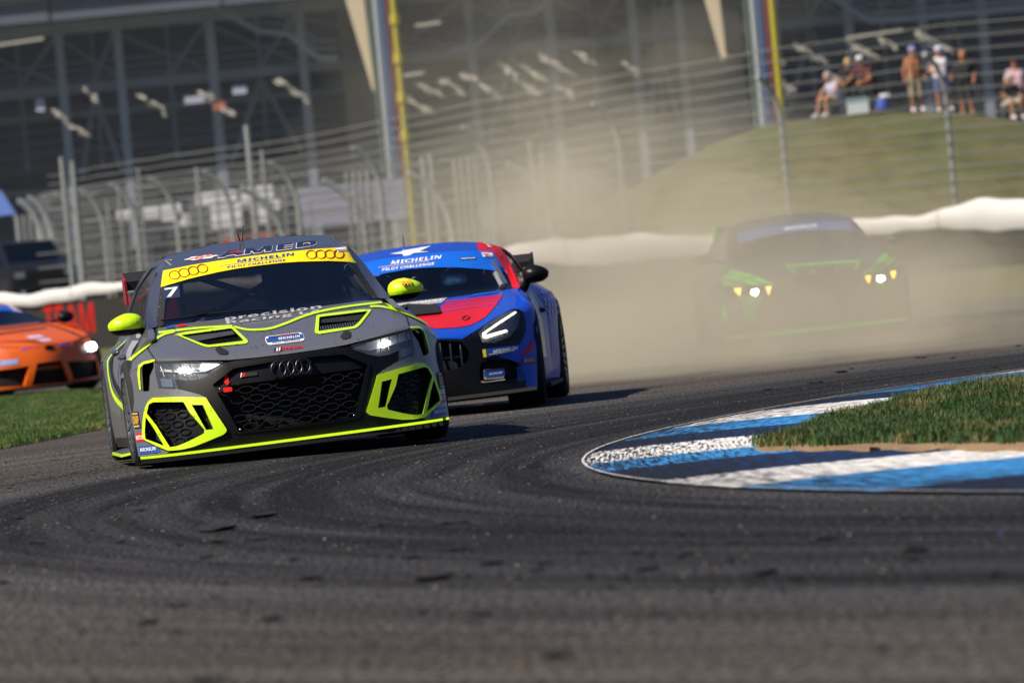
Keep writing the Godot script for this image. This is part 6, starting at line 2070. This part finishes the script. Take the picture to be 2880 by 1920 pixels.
		mb.ball(sk.p(sg * .655, .545) + Vector3(0, 0, .02), Vector3(.045, .03, .02), 14, 8)
		put(hl, "bulb", mb.mesh(), M.lamp_dusty)
		var mr := MB.new()
		mr.ball(Vector3(sg * 1.02, .93, -1.6), Vector3(.11, .06, .08), 12, 8)
		mr.bar(Vector3(sg * .76, .86, -1.6), Vector3(sg * .95, .91, -1.6), .05, .03)
		put(car, "door_mirror", mr.mesh(), body)
	splitter(car, sk, .95, .1, .05, green)
	car_sides(car, sk, {"side": body, "pillar": body, "roof": body, "skirt": M.matt_black, "crown": crown, "roof_half": .6, "roof_z": -2.7, "drop": .12, "zf": -.85, "zr": -3.7, "r": .345, "track": .97, "lean": .017, "steer": 4.0, "door": -1.5, "wing_y": 1.2, "wing_half": .62, "end_plate": green,
		"xg": [[.86, .81], [.9, .78], [1.05, .72], [1.18, .655], [1.265, .55]], "shell": [-1.5, .875, -1.9, 1.02, -2.3, 1.18, -2.7, 1.255, -3.4, 1.24, -4.0, 1.1, -4.4, .95, -4.4, .875], "window": [-1.8, .91, -2.1, 1.04, -2.5, 1.17, -3.2, 1.18, -3.8, 1.05, -3.9, .93],
		"xb": [[.10, .90], [.2, .92], [.45, .92], [.62, .91], [.75, .88], [.875, .80]], "xf": [[.1, .95], [.5, .96], [.62, .95], [.72, .91], [.8, .85], [.875, .80]], "xr": [[.1, .97], [.6, .975], [.7, .96], [.8, .88], [.875, .80]],
		"top": [-.85, .70, -.9, .80, -1.2, .86, -1.5, .87, -3.0, .872, -4.5, .872, -4.6, .6, -4.55, .2, -4.15, .2]})
	cockpit(car, Vector3(.36, .40, -2.55), .86, -1.6, .72, -3.4)
	driver("driver in dark helmet inside the dust veiled coupe", car, Vector3(.36, .40, -2.55), M.suit_dark, M.suit_dark, M.matt_black, M.suit_dark)

# ---------------------------------------------------------------- the orange coupe cut by the left edge
func fourth_car() -> void:
	var car := thing("race_car", "orange coupe with one bright headlight, farther back at the left edge", "race car", "race cars on the track")
	car.transform = Transform3D(Basis(Vector3.UP, deg_to_rad(27.0)) * Basis(Vector3.BACK, deg_to_rad(0.8)), Vector3(-5.62, 0, -103.5))
	var crown := [[0, 1.25], [.3, 1.24], [.5, 1.2], [.62, 1.13], [.8, 1.05]]
	var sk := CarSkin.new([[[0, .085], [1, .085]],
		[[0, .60], [.3, .60], [.6, .62], [.8, .66], [.9, .63], [1.0, .55]],
		[[0, .87], [.6, .87], [.72, .86], [.80, .82], [.9, .74], [1.0, .62]],
		[[0, 1.14], [.35, 1.125], [.6, 1.08], [.8, 1.02]],
		crown],
		[[[0, 0.02], [.4, -.08], [.7, -.25], [.95, -.5]], [[0, -.02], [.4, -.14], [.7, -.4], [1, -.85]], [[0, -1.4], [.7, -1.6], [.85, -1.15], [1, -.95]], [[0, -2.1], [.6, -2.25], [.8, -2.4]], [[0, -2.7], [.8, -2.7]]], .05)
	var S := func(x: float, y: float) -> Vector3:
		return sk.p(x, y)
	var o: Material = M.orange
	var mid := V2([-.26, .13, .30, .13, .22, .40, -.18, .40])
	var sidei := V2([.325, .135, .82, .15, .84, .34, .25, .365])
	skin_part(car, "front_bumper", sym([0.0, .105, .93, .105, .955, .35, .96, .56, .90, .625, .80, .655, .6, .615, .3, .595, 0.0, .595]), S, o, 0.0, 0.06, [sym([0.0, .125, .25, .125, .165, .385, 0.0, .39]), sidei, mir(sidei)], 0.06)
	var deep := func(x: float, y: float) -> Vector3:
		return sk.p(x, y) + Vector3(0, 0, -.1)
	skin_part(car, "mouth", sym([0.0, .11, .29, .11, .20, .40, 0.0, .41]), deep, M.void_black, 0.0, 0.0, [], 0.1)
	skin_part(car, "mouth_bar", V2([-.26, .30, .26, .30, .25, .34, -.25, .34]), deep, mat("orange_dark", Color(0.3, 0.04, 0.0), 0.6), 0.03, 0.0)
	skin_part(car, "bonnet", sym([0.0, .602, .3, .602, .6, .625, .78, .66, .78, .76, .72, .85, .6, .866, 0.0, .866]), S, o, 0.0, 0.01, [], 0.07)
	for q in [[V2([.60, .63, .65, .64, .66, .80, .62, .855, .58, .86, .62, .78]), M.matt_black], [mir(V2([.60, .63, .65, .64, .66, .80, .62, .855, .58, .86, .62, .78])), M.matt_black], [V2([-.6, .855, .6, .855, .6, .835, 0.0, .82, -.6, .84]), mat("orange_brown", Color(0.2, 0.05, 0.02), 0.5)], [V2([-.3, .77, .5, .79, .5, .80, -.3, .785, -.45, .75, -.4, .75]), M.matt_black], [V2([-.5, .70, -.1, .66, .0, .63, -.02, .62, -.15, .65]), M.matt_black]]:
		skin_part(car, "dark_stripe", q[0], S, q[1], 0.006, 0.0)
	skin_part(car, "white_badge", rect(.05, .70, .2, .035), S, mat("lilac_white", Color(0.55, 0.45, 0.6), 0.6), 0.006, 0.0)
	skin_part(car, "white_badge", rect(.07, .65, .16, .03), S, M.lilac_white, 0.006, 0.0)
	skin_part(car, "nose_emblem", ring_poly(.03, .56, .07, .03, 12), S, M.black, 0.006, 0.0)
	for q in [[-.22, .56], [.25, .57]]:
		skin_part(car, "lilac_flash", V2([q[0] - .1, q[1], q[0] + .1, q[1] - .03 * signf(q[0]), q[0] + .12, q[1] + .015, q[0] - .08, q[1] + .03]), S, mat("lilac_flash_paint", Color(0.35, 0.12, 0.4), 0.5), 0.006, 0.0)
	skin_part(car, "plate_strip", rect(-.55, .43, .36, .06), S, mat("strip_blue", Color(0.25, 0.35, 0.65), 0.5), 0.008, 0.0)
	skin_part(car, "windscreen", sym([0.0, .87, .6, .87, .70, .86, .58, 1.082, .35, 1.122, 0.0, 1.138]), S, M.windscreen, 0.0, 0.0, [], 0.08)
	skin_part(car, "sun_strip", sym([0.0, 1.065, .35, 1.05, .62, 1.0, .585, 1.084, .35, 1.124, 0.0, 1.14]), S, M.banner_blue, 0.005, 0.0, [], 0.08)
	skin_part(car, "white_corner", V2([.5, 1.03, .62, 1.0, .585, 1.084, .5, 1.1]), S, M.lilac_white, 0.007, 0.0)
	skin_part(car, "roof", sym([0.0, 1.142, .35, 1.126, .59, 1.085, .62, 1.128, .5, 1.199, .3, 1.239, 0.0, 1.249]), S, o, 0.0, 0.01, [], 0.08)
	for sg in [-1.0, 1.0]:
		var f := func(p: PackedVector2Array) -> PackedVector2Array:
			return p if sg > 0 else mir(p)
		skin_part(car, "side_intake", f.call(sidei), deep, M.void_black, 0.0, 0.0, [], 0.1)
		skin_part(car, "front_wing", f.call(V2([.80, .657, .90, .627, .96, .565, .985, .60, .90, .735, .80, .815, .72, .855, .78, .76, .78, .66])), S, o, 0.0, 0.01)
		skin_part(car, "front_pillar", f.call(V2([.70, .86, .76, .845, .64, 1.08, .62, 1.128, .585, 1.084])), S, M.black, 0.003, 0.02)
		var hl := Node3D.new()
		hl.name = "headlight"
		car.add_child(hl, true)
		skin_part(hl, "housing", f.call(V2([.52, .44, .62, .50, .88, .55, .93, .49, .85, .42])), S, M.lamp_dark, 0.004, 0.0)
		skin_part(hl, "chrome_strip", f.call(V2([.52, .44, .56, .452, .90, .47, .88, .445])), S, M.chrome, 0.008, 0.0)
		for q in ([[.70, .055], [.78, .06]] if sg > 0 else [[.75, .04]]):
			var mb := MB.new()
			mb.ball(sk.p(sg * q[0], .51) + Vector3(0, 0, .02), Vector3(q[1], q[1] * .85, .02), 14, 8)
			put(hl, "bulb", mb.mesh(), M.lamp_hot if sg > 0 else M.strip_blue)
		var mr := MB.new()
		mr.ball(Vector3(sg * .98, .90, -1.55), Vector3(.11, .07, .08), 12, 8)
		mr.bar(Vector3(sg * .74, .84, -1.6), Vector3(sg * .92, .88, -1.55), .05, .03)
		put(car, "door_mirror", mr.mesh(), M.black)
	splitter(car, sk, .93, .1, .05, M.matt_black)
	car_sides(car, sk, {"side": o, "pillar": M.black, "roof": o, "skirt": M.matt_black, "crown": crown, "roof_half": .58, "roof_z": -2.7, "drop": .2, "zf": -.9, "zr": -3.37, "r": .335, "track": .955, "lean": .013, "steer": 6.0, "door": -1.5, "wing_y": 1.12, "wing_half": .78,
		"xg": [[.82, .80], [.86, .77], [.95, .72], [1.08, .645], [1.2, .5]], "shell": [-1.6, .845, -2.0, .97, -2.35, 1.08, -2.7, 1.19, -3.3, 1.17, -3.8, 1.02, -4.1, .88, -4.1, .845], "window": [-1.9, .88, -2.2, .98, -2.6, 1.1, -3.0, 1.11, -3.5, 1.0, -3.6, .9],
		"xb": [[.10, .88], [.2, .9], [.45, .9], [.62, .89], [.75, .86], [.845, .79]], "xf": [[.1, .93], [.5, .955], [.6, .95], [.7, .91], [.78, .85], [.845, .79]], "xr": [[.1, .96], [.6, .97], [.7, .95], [.78, .88], [.845, .79]],
		"top": [-.88, .70, -.9, .78, -1.2, .82, -1.5, .84, -3.0, .842, -4.2, .842, -4.25, .6, -4.2, .2, -3.8, .2]})
	cockpit(car, Vector3(.34, .34, -2.5), .80, -1.65, .7, -3.3)
	driver("driver in red helmet behind the orange coupe's windscreen", car, Vector3(.34, .34, -2.5), M.suit_orange, M.red, M.matt_black, M.suit_dark)

# ---------------------------------------------------------------- scraps of rubber and small stones on the track
func lump(seed_: int, s: Vector3, rough_: float) -> ArrayMesh:
	var r := RandomNumberGenerator.new()
	r.seed = seed_
	var jit := {}
	var mb := MB.new()
	var seg := 9
	var rows := 5
	for j in rows + 1:
		for k in seg:
			jit[j * seg + k] = 1.0 + r.randf_range(-rough_, rough_)
	for j in rows:
		for k in seg:
			var p := []
			for e in [[j, k], [j, (k + 1) % seg], [j + 1, (k + 1) % seg], [j + 1, k]]:
				var th: float = PI * e[0] / rows
				var ph: float = TAU * e[1] / seg
				var f: float = jit[e[0] * seg + e[1]] if e[0] > 0 and e[0] < rows else 1.0
				p.append(Vector3(sin(th) * cos(ph), cos(th), sin(th) * sin(ph)) * s * f)
			var nn: Vector3 = (p[2] - p[0]).cross(p[3] - p[1]).normalized()
			if nn.dot(p[0] + p[2]) < 0.0:
				nn = -nn
			mb.quad(p[0], p[1], p[2], p[3], nn)
	return mb.mesh()

func where(x: float, d: float) -> String:
	var side := x / d * 24000.0
	var band := ", beyond the kerb" if d > 58.0 else ", level with the kerb" if d > 36.0 else ", in the near foreground" if d < 29.0 else ", in front of the kerb"
	return band + (" towards the left" if side < -480.0 else " towards the right" if side > 480.0 else " near the middle")

func litter() -> void:
	var r := RandomNumberGenerator.new()
	r.seed = 5
	var scraps := []
	for k in 5:
		scraps.append(lump(40 + k, Vector3(0.5, 0.16 + 0.04 * k, 0.5), 0.45))
	var stones := []
	for k in 4:
		stones.append(lump(60 + k, Vector3(0.5, 0.4, 0.5), 0.25))
	var dark: Material = mat("scrap_rubber", Color(0.008, 0.008, 0.008), 0.9)
	for q in DARK:
		var o := put(self, "rubber_scrap", scraps[r.randi() % 5], dark)
		o.position = Vector3(q[0], -0.006 + q[2] * 0.08, -q[1])
		o.rotation.y = r.randf_range(-0.5, 0.5)
		o.scale = Vector3(q[2] * 1.5, maxf(q[2] * 0.42, 0.016), q[2] * r.randf_range(2.0, 4.5))
		tag(o, ("long dark twisted scrap" if q[2] > 0.065 else "dark ragged scrap" if q[2] > 0.035 else "tiny dark crumb") + " of tyre rubber" + where(q[0], q[1]), "rubber scrap", "scraps of tyre rubber on the track")
	var cols := [mat("stone_pale", Color(0.25, 0.215, 0.16), 0.9), mat("stone_tan", Color(0.22, 0.14, 0.06), 0.9), mat("stone_white", Color(0.34, 0.32, 0.28), 0.9)]
	for q in LIGHT:
		var o := put(self, "small_stone", stones[r.randi() % 4], cols[r.randi() % 3])
		var w: float = maxf(q[2], 0.012) * 0.5
		o.position = Vector3(q[0], -0.012 + w * 0.3, -q[1])
		o.rotation.y = r.randf() * TAU
		o.scale = Vector3(w, w * 0.8, w * 1.3)
		tag(o, "small pale stone lying on the asphalt" + where(q[0], q[1]), "stone", "small stones on the track")
	for q in BLUE:
		var o := put(self, "paint_flake", stones[0], mat("flake_blue", Color(0.05, 0.16, 0.4), 0.7))
		o.position = Vector3(q[0], -0.004, -q[1])
		o.scale = Vector3(q[2] * 0.6, 0.008, q[2] * 1.2)
		tag(o, "small blue flake of kerb paint on the " + ("left" if q[0] < 0 else "right") + " side of the foreground", "paint flake")

func grit() -> void:   # crumbs too small and many to count
	for pass_ in [["rubber_crumbs", "fine dark rubber crumbs strewn over the asphalt", 3200, 0.007, 0.02, Color(0.008, 0.008, 0.008), 3], ["stone_grit", "fine pale grit strewn over the asphalt", 1100, 0.004, 0.009, Color(0.3, 0.26, 0.2), 8]]:
		var r := RandomNumberGenerator.new()
		r.seed = pass_[6]
		var mm := MultiMesh.new()
		mm.transform_format = MultiMesh.TRANSFORM_3D
		mm.mesh = lump(80 + pass_[6], Vector3(0.5, 0.3, 0.5), 0.4)
		mm.instance_count = pass_[2]
		for i in pass_[2]:
			var d := lerpf(18.0, 62.0, pow(r.randf(), 0.9))
			var x := r.randf_range(-0.075, 0.075) * d
			while polar(x, -d).y < 0.02:
				x = r.randf_range(-0.075, 0.03) * d
			var w := lerpf(pass_[3], pass_[4], pow(r.randf(), 3.0))
			mm.set_instance_transform(i, Transform3D(Basis(Vector3.UP, r.randf() * TAU).scaled(Vector3(w * r.randf_range(1.0, 2.2), w * 0.6, w * r.randf_range(1.0, 3.0))), Vector3(x, -0.011, -d)))
		var o := MultiMeshInstance3D.new()
		o.name = pass_[0]
		o.multimesh = mm
		o.material_override = mat(pass_[0], pass_[5], 0.9)
		add_child(o, true)
		tag(o, pass_[1], "debris", "", "stuff")

func dust() -> void:
	var t := thing("dust_cloud", "pale tan dust cloud around the dark coupe plus thin added haze before the grandstand", "dust", "", "stuff")
	var r := RandomNumberGenerator.new()
	r.seed = 19
	# [count, x from, x to, depth from, depth to, height from, height to, radius from, radius to, density]
	for q in [[24, 0.3, 4.6, 69.5, 80.5, -0.2, 0.42, 0.55, 1.0, 0.06], [20, 1.2, 4.2, 75.0, 86.0, 0.3, 1.3, 0.45, 0.85, 0.045], [22, 0.0, 2.6, 80.0, 96.0, 0.1, 1.9, 0.6, 1.3, 0.03], [17, -0.3, 2.6, 92.0, 108.0, 1.2, 5.0, 0.8, 1.7, 0.0125], [6, 4.0, 9.0, 88.0, 104.0, -0.2, 0.4, 0.8, 1.3, 0.013], [12, 0.3, 2.1, 74.0, 86.0, 0.2, 1.8, 0.28, 0.55, 0.16], [8, 0.2, 2.2, 86.0, 98.0, 1.0, 3.6, 0.4, 0.7, 0.06], [2, -6.0, 6.0, 255.0, 265.0, 5.0, 7.0, 22.0, 24.0, 0.0004]]:
		var key := "dust_%s" % q[9]
		var fm := FogMaterial.new()
		fm.resource_name = key
		fm.albedo = Color(0.985, 0.95, 0.83) if q[9] > 0.005 else Color(0.86, 0.92, 0.985)  # thinnest entry is blue-white haze added before the grandstand to soften its contrast
		fm.density = q[9]
		for n in q[0]:
			var f := FogVolume.new()
			f.name = "dust_haze_puff"
			f.shape = RenderingServer.FOG_VOLUME_SHAPE_ELLIPSOID
			var w := r.randf_range(q[7], q[8])
			f.size = Vector3(w * 1.35, w * 0.8, w * 2.0) * 2.0
			f.position = Vector3(lerpf(q[1], q[2], pow(r.randf(), 1.25)), lerpf(q[5], q[6], pow(r.randf(), 1.3)), -lerpf(q[3], q[4], r.randf()))
			f.rotation = Vector3(r.randf_range(-0.4, 0.4), r.randf_range(-0.5, 0.5), r.randf_range(-0.4, 0.4))
			f.material = fm
			t.add_child(f, true)

const DARK := [[-2.49, 43.75, 0.02], [-1.89, 41.61, 0.04], [-1.19, 38.39, 0.08], [-2.50, 42.17, 0.03], [-1.98, 38.73, 0.02], [-1.36, 36.95, 0.10], [-2.17, 37.57, 0.05], [-1.28, 35.12, 0.05], [-1.12, 34.98, 0.07], [-0.93, 34.02, 0.03], [-1.75, 36.35, 0.03], [-1.44, 35.07, 0.03], [-2.01, 35.91, 0.02], [-1.26, 33.11, 0.03], [-1.17, 32.08, 0.03], [-0.89, 31.90, 0.03], [-0.78, 29.70, 0.05], [-0.75, 29.84, 0.03], [-0.73, 28.87, 0.02], [-2.00, 32.22, 0.03], [-1.08, 29.93, 0.02], [-1.18, 28.15, 0.04], [-1.50, 27.49, 0.02], [-1.23, 26.91, 0.04], [-1.10, 26.01, 0.03], [-0.82, 26.32, 0.05], [-0.89, 22.51, 0.05], [-0.36, 34.72, 0.04], [-0.28, 34.87, 0.05], [-0.28, 31.38, 0.05], [-0.43, 30.98, 0.04], [-0.14, 29.52, 0.06], [-0.34, 28.51, 0.08], [-0.22, 28.48, 0.02], [-0.63, 35.30, 0.03], [-0.35, 25.74, 0.02], [-0.17, 25.26, 0.05], [-0.18, 24.62, 0.03], [-0.10, 23.94, 0.03], [-0.29, 23.59, 0.02], [-1.42, 26.64, 0.01], [-1.07, 28.67, 0.02], [0.11, 32.49, 0.02], [0.18, 32.16, 0.01], [0.54, 30.74, 0.02], [0.70, 29.47, 0.05], [1.00, 28.99, 0.05], [1.22, 27.13, 0.06], [1.17, 26.39, 0.03], [0.18, 29.81, 0.03], [0.36, 29.24, 0.03], [0.49, 29.43, 0.03], [0.50, 28.59, 0.04], [0.40, 28.91, 0.02], [0.04, 29.16, 0.04], [0.01, 28.48, 0.04], [0.37, 27.58, 0.05], [0.18, 27.53, 0.02], [0.28, 27.16, 0.02], [0.70, 26.44, 0.06], [0.79, 25.78, 0.03], [0.86, 25.77, 0.03], [0.52, 25.43, 0.02], [0.72, 24.95, 0.02], [1.07, 24.02, 0.02], [0.34, 24.20, 0.04], [0.23, 26.29, 0.02], [1.26, 24.09, 0.04], [0.04, 22.09, 0.05], [0.83, 20.84, 0.02], [0.64, 27.81, 0.02], [0.79, 29.88, 0.02], [1.33, 24.70, 0.02], [2.47, 64.69, 0.07], [2.60, 66.10, 0.02], [2.68, 64.07, 0.03], [3.25, 68.31, 0.05], [3.42, 66.64, 0.03], [3.40, 60.67, 0.03], [2.14, 61.03, 0.06], [1.75, 59.87, 0.04], [4.14, 70.11, 0.03]]
const LIGHT := [[-1.38, 28.00, 0.02], [-1.51, 26.86, 0.02], [-0.94, 26.41, 0.02], [-1.13, 25.61, 0.02], [-1.03, 24.37, 0.02], [-0.86, 26.54, 0.02], [-1.08, 27.34, 0.02], [-0.67, 26.31, 0.02], [-0.84, 32.42, 0.01], [-0.73, 33.31, 0.01], [-1.21, 24.67, 0.02], [-0.97, 22.69, 0.02], [-0.57, 27.56, 0.02], [-0.48, 32.23, 0.01], [-0.38, 30.11, 0.02], [-0.32, 27.77, 0.02], [-0.16, 32.94, 0.02], [-2.15, 39.82, 0.02], [-1.71, 36.85, 0.02], [-1.35, 35.52, 0.02], [-1.34, 36.21, 0.01], [-0.82, 34.20, 0.02], [-0.76, 34.80, 0.01], [-0.05, 29.11, 0.02], [0.47, 26.82, 0.02], [0.58, 27.04, 0.02], [-0.06, 21.76, 0.03], [0.01, 22.27, 0.02], [0.26, 22.16, 0.02], [1.05, 25.72, 0.02], [1.09, 29.15, 0.02], [0.77, 30.40, 0.01], [1.12, 27.56, 0.01], [0.56, 28.50, 0.02], [0.56, 27.75, 0.02], [1.19, 21.36, 0.02], [0.32, 25.03, 0.02], [0.37, 29.82, 0.01], [0.86, 25.80, 0.02], [0.23, 24.05, 0.02], [-0.03, 32.24, 0.01], [0.46, 31.43, 0.01]]
const BLUE := [[-1.47, 36.49, 0.02], [1.53, 27.80, 0.03]]
